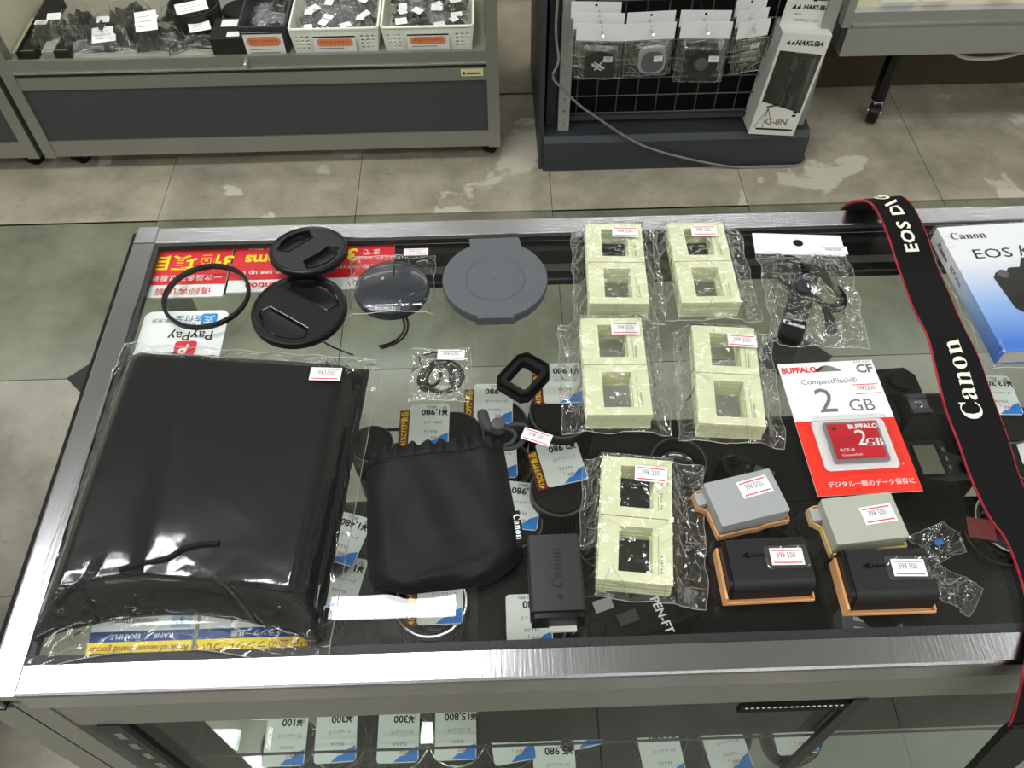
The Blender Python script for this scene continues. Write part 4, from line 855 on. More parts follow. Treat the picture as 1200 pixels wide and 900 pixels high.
# pinch caps
def pinch_cap(name, label, loc, rot, r, h, az, inner, half, wid):
    t = thing(name, label, 'lens cap', loc); t.rotation_euler = rot
    MB().lathe([(r-0.003, 0), (r-0.0012, 0.0008), (r, 0.0022), (r, h-0.0022), (r-0.0008, h-0.0009), (r-0.0022, h-0.0003), (r-0.0030, h-0.0008), (r-0.0042, h-0.0012)], 64, cap1=False).build('cap_rim', BLACK, t)
    ca, sa = math.cos(az), math.sin(az); loc2 = lambda a, b: (a*ca-b*sa, a*sa+b*ca); holes = []; ro = r-0.0075
    for s in (1, -1):
        pts = [(s*inner, -half*0.62), (s*inner, half*0.62)]
        aa = math.asin(wid/ro); pts += [(s*ro*math.cos(aa-2*aa*k/10), ro*math.sin(aa-2*aa*k/10)) for k in range(11)]
        holes.append([loc2(a, b) for a, b in pts])
    plate('cap_face', circ(r-0.0042, 64), holes, h-0.0022, h-0.0012, BLACK, t)
    for hl in holes:
        MB().tube([(x, y, h-0.0011) for x, y in hl], 0.0006, 5, True).build('grip_edge', BLACKG, t, smooth=60)
        n = len(hl); cx = sum(x for x, y in hl)/n; cy = sum(y for x, y in hl)/n
        MB().loops([[(x, y, h-0.0013) for x, y in hl], [(cx+(x-cx)*0.9, cy+(y-cy)*0.9, h-0.0048) for x, y in hl], [(cx+(x-cx)*0.5, cy+(y-cy)*0.5, h-0.006) for x, y in hl]], False, True).build('finger_grip', BLACK, t)
    MB().lathe([(r-0.005, 0.0004), (r-0.005, 0.0014)], 32).build('cap_back', BLACKM, t)
    return t
p = on(350, 361, 0.008); ax = on(374, 339)-on(350, 361)
lc1 = pinch_cap('lens_protector', 'large black pinch lens cap lying flat below the tilted cap', (p.x, p.y, GT), (0, 0, 0), 0.0415, 0.0085, math.atan2(ax.y, ax.x), 0.0120, 0.036, 0.026)
MB().tube(catmull([V3(0.022, -0.034, 0.004), V3(0.032, -0.040, 0.0022), V3(0.044, -0.046, 0.0016), V3(0.05, -0.049, 0.0016)], 4), 0.0009, 6).build('leash', BLACK, lc1, smooth=60)
p = on(361, 293, 0.014)
lc2 = pinch_cap('lens_protector', 'smaller black lens cap tilted on the rear edge of the large cap', (p.x, p.y, GT+0.0078), (R(-8), 0, R(0)), 0.0355, 0.0078, R(-42), 0.0105, 0.024, 0.019)
lc2.rotation_euler = (R(-7.5), R(1), 0)
lc2['group'] = lc1['group'] = 'pinch lens caps'

# soft round cap in a little bag
(pp, yaw, w, l) = pose((413, 303), (508, 303), (405, 378), (512, 372), GT)
sc = thing('lens_protector', 'slate grey round cap with a cord loop in a small clear bag', 'lens cap', (pp.x, pp.y, GT), yaw)
q = on(459, 338, 0.008)-pp
SLATE = mat('slate_plastic', (44, 48, 56), 0.25, coat=0.4)
MB().lathe([(0.029, 0), (0.0325, 0.002), (0.0335, 0.006), (0.032, 0.010), (0.026, 0.0125), (0.012, 0.0138), (0, 0.014)], 48, q.x, q.y, 0.0005, cap1=False).build('cap_dome', SLATE, sc)
MB().tube([(q.x+0.002+0.0009*k*0, q.y+0.033-0.0028*k, 0.0122+0.0022*math.sin(PI*min(1, k/12))-(0.005 if k == 0 else 0)) for k in range(14)], 0.0006, 5).build('cap_seam', BLACKG, sc, smooth=60)
film(sc, w, l*1.02, [(q.x, q.y+0.002, 0.06, 0.058, 0.0148)], 0.014, 0.003, 21, 70, 26, taut=0.15, m=FILMH)
sticker(sc, '39¥ 500-', 0.022, 0.0285, 0.0165, 0, 0.022, 0.0085)
ps = [on(u, v, h)-pp for u, v, h in ((473, 366, 0.003), (477, 374, 0.004), (478, 384, 0.0025), (473, 395, 0.0014), (462, 403, 0.0014), (447, 408, 0.0014))]
MB().tube(catmull(ps, 5), 0.0011, 6).build('cord_loop', BLACK, sc, smooth=60)
ps = [on(u, v, h)-pp for u, v, h in ((471, 366, 0.003), (473, 375, 0.005), (474, 385, 0.004), (468, 395, 0.0014), (458, 402, 0.0014), (444, 406, 0.0014))]
MB().tube(catmull(ps, 5), 0.0011, 6).build('cord_loop', BLACK, sc, smooth=60)

# grey round filter case
p = on(580, 326, 0.012); fc2 = thing('filter_case', 'grey round plastic filter case with a squared hinge side', 'case', (p.x, p.y, GT))
def case_outline(r, e=0):
    o = []
    for k in range(57):
        a = 118+304*k/56; o.append((r*math.cos(R(a)), r*math.sin(R(a))))
    return o[:-1]+[(0.0225+e, 0.0512+e), (-0.0225-e, 0.0506+e)]
MB().prism(case_outline(0.0455), 0, 0.0055, 0.0006, 0.0015).build('case_bottom', GREYP, fc2)
MB().prism(case_outline(0.0468, 0.0005), 0.0058, 0.0125, 0.0016, 0.0004).build('case_lid', GREYP, fc2)
MB().loops([[(r*math.cos(2*PI*k/48), r*math.sin(2*PI*k/48)-0.001, z) for k in range(48)] for r, z in ((0.0268, 0.0125), (0.0264, 0.0131), (0.0258, 0.0131), (0.0252, 0.0125))], False, False).build('lid_ring', GREYP, fc2)
MB().lathe([(0.0012, 0.0125), (0.0008, 0.013)], 10, 0, -0.001).build('lid_pip', GREYP, fc2)
MB().prism([(-0.013, -0.0425), (-0.017, -0.0478), (0.017, -0.0478), (0.013, -0.0425)], 0.004, 0.0134, 0.0008).build('lid_catch', GREYP, fc2)
sl = on(540, 285, 0.0)

# packs of card slide mounts
CARDY = mat('mount_card', (231, 234, 196), 0.7, var=0.03, vscale=40)
GLINE = mat('green_print', (150, 168, 128), 0.7)
PX = [((684, 262), (747.5, 262), (695, 354), (763.4, 355)), ((782, 261), (846.5, 259), (799.4, 354), (869.6, 354)), ((681, 372), (750.5, 372), (687.5, 486), (766, 485)), ((811, 382), (883, 385), (819.5, 493), (899.6, 498)), ((706.8, 532.7), (787.3, 539.3), (700.7, 678), (788.7, 686))]
SLAB = ['pack of cream slide mounts, rear row left, beside the grey filter case', 'pack of cream slide mounts, rear row right, beside the remote cable bag', 'pack of cream slide mounts, middle row left, by the black eyecup', 'pack of cream slide mounts, middle row right, above the grey battery', 'pack of cream slide mounts nearest the front edge, alone in its row']
STK = [(0.010, 0.036, '39¥ 200-'), (0.006, 0.036, '39¥ 220-'), (0.011, 0.036, '39¥ 220-'), (0.014, 0.033, '39¥ 220-'), (0.010, 0.035, '39¥ 220-')]
MW, ML, MH = 0.051, 0.0987, 0.019
for i, (tl, tr, bl, br) in enumerate(PX):
    pp, yaw, w, l = pose(tl, tr, bl, br, GT+MH+0.0012)
    t = thing('slide_mount_pack', SLAB[i], 'slide mounts', (pp.x, pp.y, GT+0.0006), yaw, 'bagged packs of slide mounts')
    rn = random.Random(60+i); st_ = MB(); n = 9; hz = MH/n
    for k in range(n):
        for yc in (-ML/4-0.0003, ML/4+0.0003):
            ox, oy = (rn.uniform(-.0005, .0005), rn.uniform(-.0003, .0003)) if k < n-1 else (0, 0)
            W, L = MW/2, ML/4-0.0002; hw, hh = 0.0118, 0.0172
            z0, z1 = k*hz, (k+1)*hz-0.0002
            st_.box(ox-W, ox-hw, yc+oy-L, yc+oy+L, z0, z1).box(ox+hw, ox+W, yc+oy-L, yc+oy+L, z0, z1).box(ox-hw, ox+hw, yc+oy-L, yc+oy-hh, z0, z1).box(ox-hw, ox+hw, yc+oy+hh, yc+oy+L, z0, z1)
    st_.build('card_mounts', CARDY, t, smooth=0)
    pr_ = MB()
    for yc in (-ML/4, ML/4):
        pr_.box(0.0155, 0.0158, yc-0.018, yc+0.012, MH, MH+0.0001)
        for k in range(6): pr_.box(0.0172, 0.0186, yc-0.017+k*0.0024, yc-0.0156+k*0.0024, MH, MH+0.0001)
        for s in (-1, 1):
            pr_.add([(s*0.0118, yc+0.0172, MH+0.0001), (s*0.0122, yc+0.0172, MH+0.0001), (s*0.0252, yc+0.0242, MH+0.0001), (s*0.0252, yc+0.0238, MH+0.0001)], [(0, 1, 2, 3)])
    pr_.build('mount_print', GLINE, t, smooth=0)
    fo = (0.002, 0.003, -0.001, 0.002, 0.006)[i]
    film(t, (0.080, 0.084, 0.086, 0.082, 0.090)[i], 0.113, [(-fo, 0.001, MW+0.001, ML+0.001, MH+0.0004)], 0.011, 0.0026, 70+i, 90, 60, taut=0.3, loc=(fo, -0.001, 0), curl=0.003)
    a, b, tx = STK[i]; sticker(t, tx, a, b, MH+0.0024, R(-1), 0.0235, 0.013)

# remote shutter release in a header bag
pp, yaw, w, l = pose((888, 276), (995, 291), (897, 410), (1006, 400), GT)
rm = thing('remote_release', 'black cable remote in a clear bag with a white header', 'remote', (pp.x, pp.y, GT), yaw)
rp = lambda u, v, h=0.0: (lambda q: Vector((q.x*math.cos(-yaw)-q.y*math.sin(-yaw), q.x*math.sin(-yaw)+q.y*math.cos(-yaw), h)))(on(u, v, h)-pp)
plate('header_card', rrect(w*1.0, 0.027, 0.0008, 0.0, l/2-0.006), [circ(0.0048, 16, 0.0, l/2-0.004)], 0.0012, 0.002, WHITE, rm)
a, b = rp(946, 322, 0.01), rp(925, 398, 0.01); d = (b-a); L = d.length; an = math.atan2(d.y, d.x)-PI/2
MB().rbox(0.021, L, 0.0008, 0.014, 0.007, 0.003).build('remote_body', BLACK, rm, tuple((a+b)/2*Vector((1, 1, 0)) if 0 else ((a.x+b.x)/2, (a.y+b.y)/2, 0)), (0, 0, an))
cx_, cy_ = (a.x+b.x)/2, (a.y+b.y)/2
MB().rbox(0.013, 0.016, 0.0141, 0.0165, 0.005, 0.001).build('remote_button', SLATE, rm, (cx_-d.normalized().x*L*0.25, cy_-d.normalized().y*L*0.25, 0), (0, 0, an))
text('remote_print', rm, '𝐂𝐚𝐧𝐨𝐧', 0.0065, cx_+d.normalized().x*L*0.32, cy_+d.normalized().y*L*0.32, 0.0144, an+PI, WHITE, sx=1.0)
for k in range(4):
    for lp_ in ([(944, 318, .015), (934, 306, .010), (920, 302, .006), (911, 310, .004), (913, 326, .004), (924, 338, .006), (936, 332, .012)], [(938, 312, .015), (956, 318, .011), (974, 332, .006), (986, 346, .005), (984, 360, .005), (970, 362, .005), (956, 350, .007), (950, 336, .010)]):
        cu, cv = sum(q[0] for q in lp_)/len(lp_), sum(q[1] for q in lp_)/len(lp_); sc_ = 0.78+0.11*k
        MB().tube(catmull([rp(cu+(u-cu)*sc_+k*0.6, cv+(v-cv)*sc_, h+0.0004*k) for u, v, h in lp_], 5), 0.0012, 6).build('cable', BLACK, rm, smooth=60)
MB().tube([rp(966, 362, .006), rp(972, 375, .006), rp(975, 388, .006)], [0.003, 0.0045, 0.0045], 10).build('plug', BLACK, rm, smooth=60)
film(rm, w, l*0.86, [((rp(938, 352)).x, (rp(938, 352)).y+0.012, 0.05, 0.07, 0.014)], 0.02, 0.005, 33, 80, 40, taut=0.6, loc=(0, -0.012, 0))
q = rp(970, 311, 0); sticker(rm, '39¥2200-', q.x, q.y, 0.0188, R(2), 0.024, 0.010)

# memory card on its blister card
pp, yaw, w, l = pose((911, 428), (1022, 421), (958, 581), (1081, 576), GT+0.0008)
cf = thing('memory_card_pack', 'white and red blister card holding a red 2 GB memory card', 'memory card', (pp.x, pp.y, GT), yaw); W, L = 0.0797, 0.1255
hole = [(-0.0115, 0.0525), (0.0115, 0.0525), (0.0108, 0.0545), (0.004, 0.0585), (0.0, 0.0595), (-0.004, 0.0585), (-0.0108, 0.0545)]
plate('backing_card', [(-W/2, -L/2), (W/2, -L/2), (W/2, L/2), (-W/2, L/2)], [hole], 0.0002, 0.001, WHITE, cf)
CFR = mat('card_red', (236, 52, 38), 0.45); z = 0.0011
MB().add([(-W/2, -L/2, z), (W/2, -L/2, z), (W/2, 0.0045, z), (-W/2, 0.0045, z)], [(0, 1, 2, 3)]).build('red_panel', CFR, cf, smooth=0)
DG = mat('dark_grey_print', (110, 110, 114), 0.6); z = 0.0012
text('card_print', cf, 'BUFFALO', 0.0080, -0.0235, 0.0550, z, 0, mat('red_logo', (222, 40, 50), 0.5), bold=0.04, sx=0.88)
text('card_print', cf, 'CF', 0.012, 0.031, 0.0535, z, 0, DG, bold=0.03); text('card_print', cf, 'RCF-X2G', 0.0035, 0.031, 0.0608, z, 0, GINK)
text('card_print', cf, 'CompactFlash®', 0.0072, -0.002, 0.0425, z, 0, DG); text('card_print', cf, '2', 0.034, -0.010, 0.0225, z, 0, DG); text('card_print', cf, 'GB', 0.0165, 0.0175, 0.017, z, 0, DG)
sticker(cf, '39¥2200-', 0.0265, 0.033, 0.0011, 0, 0.024, 0.0125)
text('card_print', cf, 'デジタル一眼のデータ保存に', 0.0056, 0.0035, -0.054, z, 0, WHITE, sx=0.92)
MB().loops([[(x, y, 0.0011) for x, y in rrect(0.064, 0.052, 0.006, 0.001, -0.019)], [(x, y, 0.0060) for x, y in rrect(0.062, 0.050, 0.006, 0.001, -0.019)], [(x, y, 0.0066) for x, y in rrect(0.060, 0.048, 0.006, 0.001, -0.019)]], False, True).build('blister', BLIST, cf)
MB().rbox(0.058, 0.046, 0.00112, 0.0014, 0.004, 0.0001, 0.001, -0.019).build('blister_tray', mat('tray_white', (232, 226, 228), 0.3), cf)
cc = MB().rbox(0.0428, 0.0364, 0.0015, 0.0048, 0.0012, 0.0004).build('memory_card', mat('card_steel', (150, 150, 154), 0.35, 0.6), cf, (0.0015, -0.018, 0))
MB().box(-0.0192, 0.0192, -0.0160, 0.0160, 0.0048, 0.0051).build('card_label', mat('label_crimson', (186, 26, 44), 0.35, var=0.3, vscale=60), cc, smooth=0)
z = 0.0053
text('label_print', cc, 'BUFFALO', 0.0056, 0.0085, 0.0125, z, 0, WHITE, bold=0.04); text('label_print', cc, '2', 0.0205, 0.0045, 0.0015, z, 0, WHITE, bold=0.0)
text('label_print', cc, '𝐆𝐁', 0.0100, 0.0135, -0.0025, z, 0, WHITE); text('label_print', cc, 'RCF-X', 0.0042, -0.0095, -0.0085, z, 0, WHITE); text('label_print', cc, 'CompactFlash', 0.0028, -0.007, -0.0128, z, 0, WHITE)
MB().add([(-0.0165, 0.0105, z), (-0.0125, 0.0105, z), (-0.0145, 0.0135, z)], [(0, 1, 2)]).build('arrow_mark', INK, cc, smooth=0)

# batteries
ORG = mat('orange_cover', (232, 172, 120), 0.4); ORY = mat('yellow_cover', (226, 188, 124), 0.4); BATK = mat('battery_black', (27, 27, 30), 0.5, bump=0.15, bscale=1200)
for i, (q, mbody, mcov, lb_) in enumerate(((((824, 562), (904, 548), (846, 622), (925, 598)), mat('battery_grey', (158, 160, 164), 0.4), ORG, 'mid grey battery on an orange cover, left of the memory card'), (((963, 586), (1045, 577), (980, 637), (1065, 628)), mat('battery_sage', (168, 172, 160), 0.4), ORY, 'sage grey battery on a yellow cover below the memory card'))):
    pp, yaw, w, l = pose(*q, GT+0.018); t = thing('camera_battery', lb_, 'battery', (pp.x, pp.y, GT), yaw, 'used camera batteries'); w, l = 0.0525, 0.0365
    out = [(-w/2-0.0015, -l/2-0.002), (-0.004, -l/2-0.002), (0.002, -l/2-0.003), (0.009, -l/2-0.0016), (w/2+0.002, -l/2-0.002), (w/2+0.002, l/2+0.001), (-w/2-0.0015, l/2+0.001), (-w/2-0.007, l/2-0.001), (-w/2-0.0075, l/2-0.012), (-w/2-0.0015, l/2-0.0165)]
    MB().prism(out, 0, 0.0022, 0.0003).build('cover_plate', mcov, t)
    wl = MB(); n = len(out)
    for k in range(n):
        a, b = Vector(out[k]), Vector(out[(k+1) % n]); e = (b-a).normalized(); nn = Vector((-e.y, e.x))*0.0011
        hh = 0.0062
        wl.add([(a.x, a.y, 0.002), (b.x, b.y, 0.002), (b.x+nn.x, b.y+nn.y, 0.002), (a.x+nn.x, a.y+nn.y, 0.002), (a.x, a.y, hh), (b.x, b.y, hh), (b.x+nn.x, b.y+nn.y, hh), (a.x+nn.x, a.y+nn.y, hh)], [(4, 5, 6, 7), (0, 1, 5, 4), (2, 3, 7, 6), (1, 2, 6, 5), (3, 0, 4, 7)])
    wl.build('cover_wall', mcov, t, smooth=0)
    MB().rbox(w, l, 0.003, 0.018, 0.0016, 0.0007).build('battery_body', mbody, t)
    MB().rbox(0.007, 0.010, 0.003, 0.0095, 0.001, 0.0005, -w/2-0.0035, l/2-0.0075).build('contact_tongue', mat('tongue_grey', (170, 172, 174), 0.4), t)
    sticker(t, '39¥ 500-', 0.009 if i == 0 else 0.0105, 0.006 if i == 0 else 0.0015, 0.0181, R(3), 0.0235, 0.014)
def black_battery(q, lb_, cover=True, h=0.021):
    pp, yaw, w, l = pose(*q, GT+h); t = thing('camera_battery', lb_, 'battery', (pp.x, pp.y, GT), yaw, 'used camera batteries'); w, l = 0.0568, 0.0375
    b0 = 0.0022 if cover else 0.0
    prof = [(l/2, b0), (l/2, h-0.003), (l/2-0.001, h-0.001), (l/2-0.003, h), (-l/2+0.007, h), (-l/2+0.003, h-0.0015), (-l/2+0.0008, h-0.005), (-l/2, h-0.009), (-l/2, b0)]
    extr_x(prof, -w/2+0.0012, w/2).build('battery_body', BATK, t, smooth=40)
    extr_x([(y*0.97, z if z == b0 else z-0.0008) for y, z in prof], -w/2-0.002, -w/2+0.0011).build('contact_end', BLACK, t, smooth=40)
    if cover:
        MB().box(-w/2-0.004, w/2+0.002, -l/2-0.003, l/2-0.002, 0, 0.002).build('cover_plate', ORG, t, smooth=0)
        MB().box(-w/2-0.0042, -w/2-0.0024, -l/2-0.003, l/2-0.003, 0.0021, 0.012).build('cover_wall', ORG, t, smooth=0)
        MB().box(-w/2-0.0023, w/2+0.002, -l/2-0.0035, -l/2-0.0024, 0.0021, 0.0042).build('cover_wall', ORG, t, smooth=0)
        MB().box(w/2+0.0008, w/2+0.002, -l/2-0.0023, -l/2+0.004, 0.0021, 0.0055).build('cover_clip', ORG, t, smooth=0)
    return t, w, l, h
for q, lb_ in ((((848, 631), (943, 627), (860, 690), (956, 685)), 'black battery on an orange cover below the mid grey battery'), (((990, 645), (1087, 642), (1002, 700), (1099, 697)), 'black battery on an orange cover below the sage grey battery')):
    t, w, l, h = black_battery(q, lb_)
    MB().add([(-0.0185, 0.005, h+0.0003), (-0.0135, 0.0025, h+0.0003), (-0.0135, 0.0075, h+0.0003)], [(0, 1, 2)]).build('arrow_mark', BLACKG, t, smooth=0)
    text('battery_print', t, 'Li-ion', 0.0048, -0.0085, 0.005, h+0.0003, 0, BLACKG, bold=0.02)
    MB().rbox(0.030, 0.017, h+0.0004, h+0.0006, 0.002, 0.0001, 0.0125, 0.0025).build('clear_tape', FILM, t)
    sticker(t, '39¥ 500-', 0.0125, 0.0025, h+0.0008, R(-2), 0.0225, 0.0125)
pp, yaw, w, l = pose((618, 628), (680, 626), (622, 718), (685, 715), GT+0.020)
t = thing('camera_battery', 'single charcoal battery without cover, embossed brand name upright', 'battery', (pp.x, pp.y, GT), yaw, 'used camera batteries'); w, l, h = 0.0372, 0.0565, 0.0205
BATC = mat('battery_charcoal', (44, 44, 46), 0.5, bump=0.15, bscale=1200)
prof = [(-w/2, 0), (-w/2, h-0.004), (-w/2+0.001, h-0.0015), (-w/2+0.003, h-0.0002), (0, h), (w/2-0.003, h-0.0002), (w/2-0.001, h-0.0015), (w/2, h-0.004), (w/2, 0)]
extr_y(prof, -l/2+0.001, l/2).build('battery_body', BATC, t, smooth=40)
extr_y([(x*0.96, z*0.90) for x, z in prof], -l/2-0.003, -l/2+0.0009).build('contact_end', BLACK, t, smooth=40)
text('battery_print', t, '𝐂𝐚𝐧𝐨𝐧', 0.0105, 0.001, 0.003, h+0.0002, PI/2, INK, bold=0.0)
MB().add([(-0.0005, -0.0165, h+0.0002), (0.0045, -0.0165, h+0.0002), (0.002, -0.021, h+0.0002)], [(0, 1, 2)]).build('arrow_mark', INK, t, smooth=0)
MB().box(-0.006, 0.0125, -l/2-0.0066, -l/2-0.0032, 0.0001, 0.003).build('white_contact', WHITEP, t, smooth=0)

# drawstring pouch
NYL2 = mat('black_nylon', (21, 21, 23), 0.6, bump=0.5, bscale=180, stretch=(1, 3, 1), spec=0.25)
rows = [((434, 531), (585, 515)), ((431, 545), (590, 527)), ((430, 566), (594, 545)), ((430, 600), (600, 580)), ((430, 640), (608, 618)), ((431, 668), (612, 645)), ((436, 683), (603, 664)), ((455, 692), (580, 680)), ((476, 697), (556, 688))]
pw = on(515, 610); ps_ = thing('drawstring_pouch', 'black nylon drawstring pouch lying on the glass', 'pouch', (pw.x, pw.y, GT))
LR = [(on(*a, 0.003)-pw, on(*b, 0.003)-pw) for a, b in rows]; LC = catmull([a for a, b in LR], 6); RC = catmull([b for a, b in LR], 6); NVp = len(LC)-1
def pouch_pt(u, v):
    k = min(int(round(v*NVp)), NVp); a, b = LC[k], RC[k]; p = a.lerp(b, u); vv = k/NVp
    e = smooth01(min(u, 1-u)*6)**0.7*smooth01((1-vv)*6)**0.7*(0.55+0.45*smooth01(vv*5))
    ruff = math.exp(-((vv-0.05)/0.09)**2)*(0.0015*math.sin(u*62+1.2*math.sin(9*u))+0.0009*math.sin(u*97))
    wr = 0.0016*math.sin(9*u+7*vv+1)*math.sin(8*vv-5*u)+0.0012*math.sin(19*u-14*vv)*math.exp(-((vv-0.35)/0.25)**2)+0.001*math.sin(26*(u*0.4+vv))*smooth01(vv)
    fold = -0.0022*math.exp(-((vv-0.135-0.02*(1-u))/0.012)**2)
    top = vv < 0.001
    return (p.x, p.y+(0.0016*math.sin(u*62+1.2*math.sin(9*u)) if vv < 0.06 else 0), 0.003+0.0125*e+ruff*smooth01(min(u, 1-u)*8)+(wr*e)+fold*e)
pm = MB().grid(90, NVp, pouch_pt); rim = [(k/90, 0) for k in range(90)]+[(1, k/NVp) for k in range(NVp)]+[(1-k/90, 1) for k in range(90)]+[(0, 1-k/NVp) for k in range(NVp)]
pm.loops([[pouch_pt(a, b) for a, b in rim], [(pouch_pt(a, b)[0]*0.985, pouch_pt(a, b)[1]*0.985, 0.0004) for a, b in rim]], False, True)
pm.build('pouch_body', NYL2, ps_, smooth=80)
MB().tube([Vector(pouch_pt(k/40, 0.15))+Vector((0, 0, 0.0002)) for k in range(41)], 0.0004, 4).build('stitch_line', BLACKG, ps_, smooth=60)
CORD = weave_mat('grey_cord', (92, 92, 96), 1500, 0.7, 1.0)
for pts in ([(590, 526, .006), (602, 525, .005), (612, 519, .004), (616, 509, .004), (617, 500, .005), (606, 497, .006), (594, 499, .006), (586, 500, .006)], [(591, 522, .006), (599, 519, .007), (604, 511, .006), (601, 505, .006), (593, 502, .007), (586, 501, .006)]):
    MB().tube(catmull([on(u, v, h)-pw for u, v, h in pts], 6), 0.0016, 7).build('cord', CORD, ps_, smooth=60)
q = on(584, 500, 0.005)-pw; MB().lathe([(0.0035, 0), (0.0058, 0.001), (0.0062, 0.004), (0.0055, 0.0095), (0.003, 0.0105)], 20, q.x, q.y, 0.0005).build('cord_lock', mat('lock_grey', (70, 71, 76), 0.5), ps_)
q = [on(u, v, 0.006)-pw for u, v in ((579, 503), (571, 500), (567, 492), (565, 481))]
MB().tube(catmull(q, 4), [0.002, 0.003, 0.0036, 0.004, 0.0042, 0.0045, 0.0044, 0.0046, 0.0048, 0.0046, 0.0047, 0.0042, 0.0022], 9).build('cord_tassel', mat('tassel', (52, 52, 54), 0.9, bump=1.0, bscale=700, var=0.6, vscale=500), ps_, smooth=60)
q = on(629, 512, 0.008)-pw; sticker(ps_, '39¥ 500-', q.x, q.y, 0.008, R(-22), 0.023, 0.011)
q = on(607, 618, 0.010)-pw; lbm = MB().box(-0.013, 0.013, -0.0028, 0.0028, 0, 0.0006).build('brand_tab', BLACKM, ps_, (q.x, q.y, 0.0105), (0, 0, R(-84)), 0)
text('tab_print', lbm, '𝐂𝐚𝐧𝐨𝐧', 0.0072, 0, 0.0, 0.0008, 0, WHITE)

# eyecup frame
p = on(614, 442, 0.006); t = thing('eyecup', 'black rectangular eyecup frame tilted on the glass', 'eyecup', (p.x, p.y, GT), R(-38))
hx_ = [(-0.0125, -0.020), (0.0105, -0.020), (0.0155, -0.015), (0.0165, 0.013), (0.011, 0.0205), (-0.011, 0.0205), (-0.0165, 0.013), (-0.0165, -0.015)]
plate('eyecup_frame', hx_, [rrect(0.0195, 0.0245, 0.002)], 0.0, 0.009, BLACK, t)
MB().loops([[(x*s, y*s, z) for x, y in hx_] for s, z in ((1.0, 0.0091), (0.97, 0.0112), (0.88, 0.0112), (0.84, 0.0091))], False, False).build('rubber_lip', BLACKG, t)
MB().loops([[(x*s, y*s, z) for x, y in rrect(0.0195, 0.0245, 0.002)] for s, z in ((0.99, 0.0085), (0.80, 0.003))], False, False).build('inner_frame', BLACK, t)

# little cord bag
pp, yaw, w, l = pose((483, 411), (552, 411), (480, 473), (550, 473), GT)
t = thing('cord_packet', 'small clear bag holding a coiled black wrist cord', 'packet', (pp.x, pp.y, GT), yaw)
for k, (ox, oy, r_) in enumerate(((0.0, -0.004, 0.0165), (-0.003, -0.0055, 0.015), (0.004, -0.005, 0.0145), (0.002, -0.0035, 0.0175), (-0.006, -0.004, 0.010))):
    MB().tube([(ox+r_*math.cos(a)*(1 if k < 4 else 0.7), oy+r_*0.95*math.sin(a), 0.0024+0.0014*k*0.6+0.0006*math.sin(3*a+k)) for a in [2*PI*q/28 for q in range(28)]], 0.0013, 6, True).build('cord_coil', BLACK, t, smooth=60)
MB().tube(catmull([V3(0.006, 0.012, 0.005), V3(0.009, 0.0, 0.006), V3(0.01, -0.012, 0.005)], 5), 0.0022, 8).build('cord_clasp', BLACK, t, smooth=60)
MB().tube(catmull([V3(-0.016, 0.010, 0.002), V3(-0.018, 0.018, 0.002), V3(-0.008, 0.0235, 0.002), V3(0.004, 0.022, 0.002), V3(0.014, 0.0225, 0.002)], 5), 0.0006, 5).build('cord_loop', BLACK, t, smooth=60)
film(t, w, l, [(0.0, -0.004, 0.034, 0.034, 0.007)], 0.012, 0.0025, 51, 40, 18, taut=0.5)
sticker(t, '39¥ 500-', 0.0085, 0.016, 0.0088, R(-2), 0.0225, 0.0105)

# instruction book in a clear sleeve
pp, yaw, w, l = pose((1098, 268), (1300, 255), (1176, 412), (1400, 400), GT+0.016)
bk = thing('instruction_book', 'white and blue instruction book with a camera on its cover', 'book', (pp.x, pp.y, GT), yaw); w, l, h = 0.163, 0.148, 0.016
MB().box(-w/2+0.0015, w/2, -l/2+0.001, l/2-0.001, 0.0006, h-0.0004).build('pages', mat('page_edge', (216, 214, 208), 0.7), bk, smooth=0)
def cover_mat():
    m = mat('cover_print', (240, 242, 246), 0.35); nt = m.node_tree; tc = nt.nodes.new('ShaderNodeTexCoord'); sx = nt.nodes.new('ShaderNodeSeparateXYZ'); cr = nt.nodes.new('ShaderNodeValToRGB')
    nt.links.new(tc.outputs['Generated'], sx.inputs[0]); nt.links.new(sx.outputs[1], cr.inputs[0]); nt.links.new(cr.outputs[0], nt.nodes['Principled BSDF'].inputs[0])
    e = cr.color_ramp.elements; e[0].position = 0.06; e[0].color = rgb((70, 122, 214)); e[1].position = 0.72; e[1].color = rgb((240, 242, 246)); k = e.new(0.36); k.color = rgb((150, 184, 236))
    return m
COV = cover_mat()
MB().box(-w/2, w/2, -l/2, l/2, h-0.0003, h+0.0003).box(-w/2, -w/2+0.001, -l/2, l/2, 0, h-0.0003).box(-w/2+0.001, w/2, -l/2, l/2, 0, 0.0005).build('cover', COV, bk, smooth=0)
z = h+0.0006; XL = -w/2
text('cover_print', bk, '𝐂𝐚𝐧𝐨𝐧', 0.0118, XL+0.024, l/2-0.013, z, 0, mat('navy_ink', (26, 30, 52), 0.5)); NV_ = MATS['navy_ink']
text('cover_print', bk, 'EOS', 0.0165, XL+0.037, l/2-0.037, z, 0, NV_, sx=1.25); text('cover_print', bk, 'Kiss', 0.019, XL+0.075, l/2-0.036, z, 0, NV_, shear=0.3)
text('cover_print', bk, '使用説明書', 0.0065, XL+0.052, -l/2+0.012, z, 0, BINK)
text('spine_print', bk, '𝐂𝐚𝐧𝐨𝐧', 0.0075, XL-0.0004, l/2-0.024, 0.008, 0, NV_, rot=(R(90), 0, R(-90)))
text('spine_print', bk, 'EOS Kiss', 0.0065, XL-0.0004, l/2-0.054, 0.008, 0, NV_, rot=(R(90), 0, R(-90)))
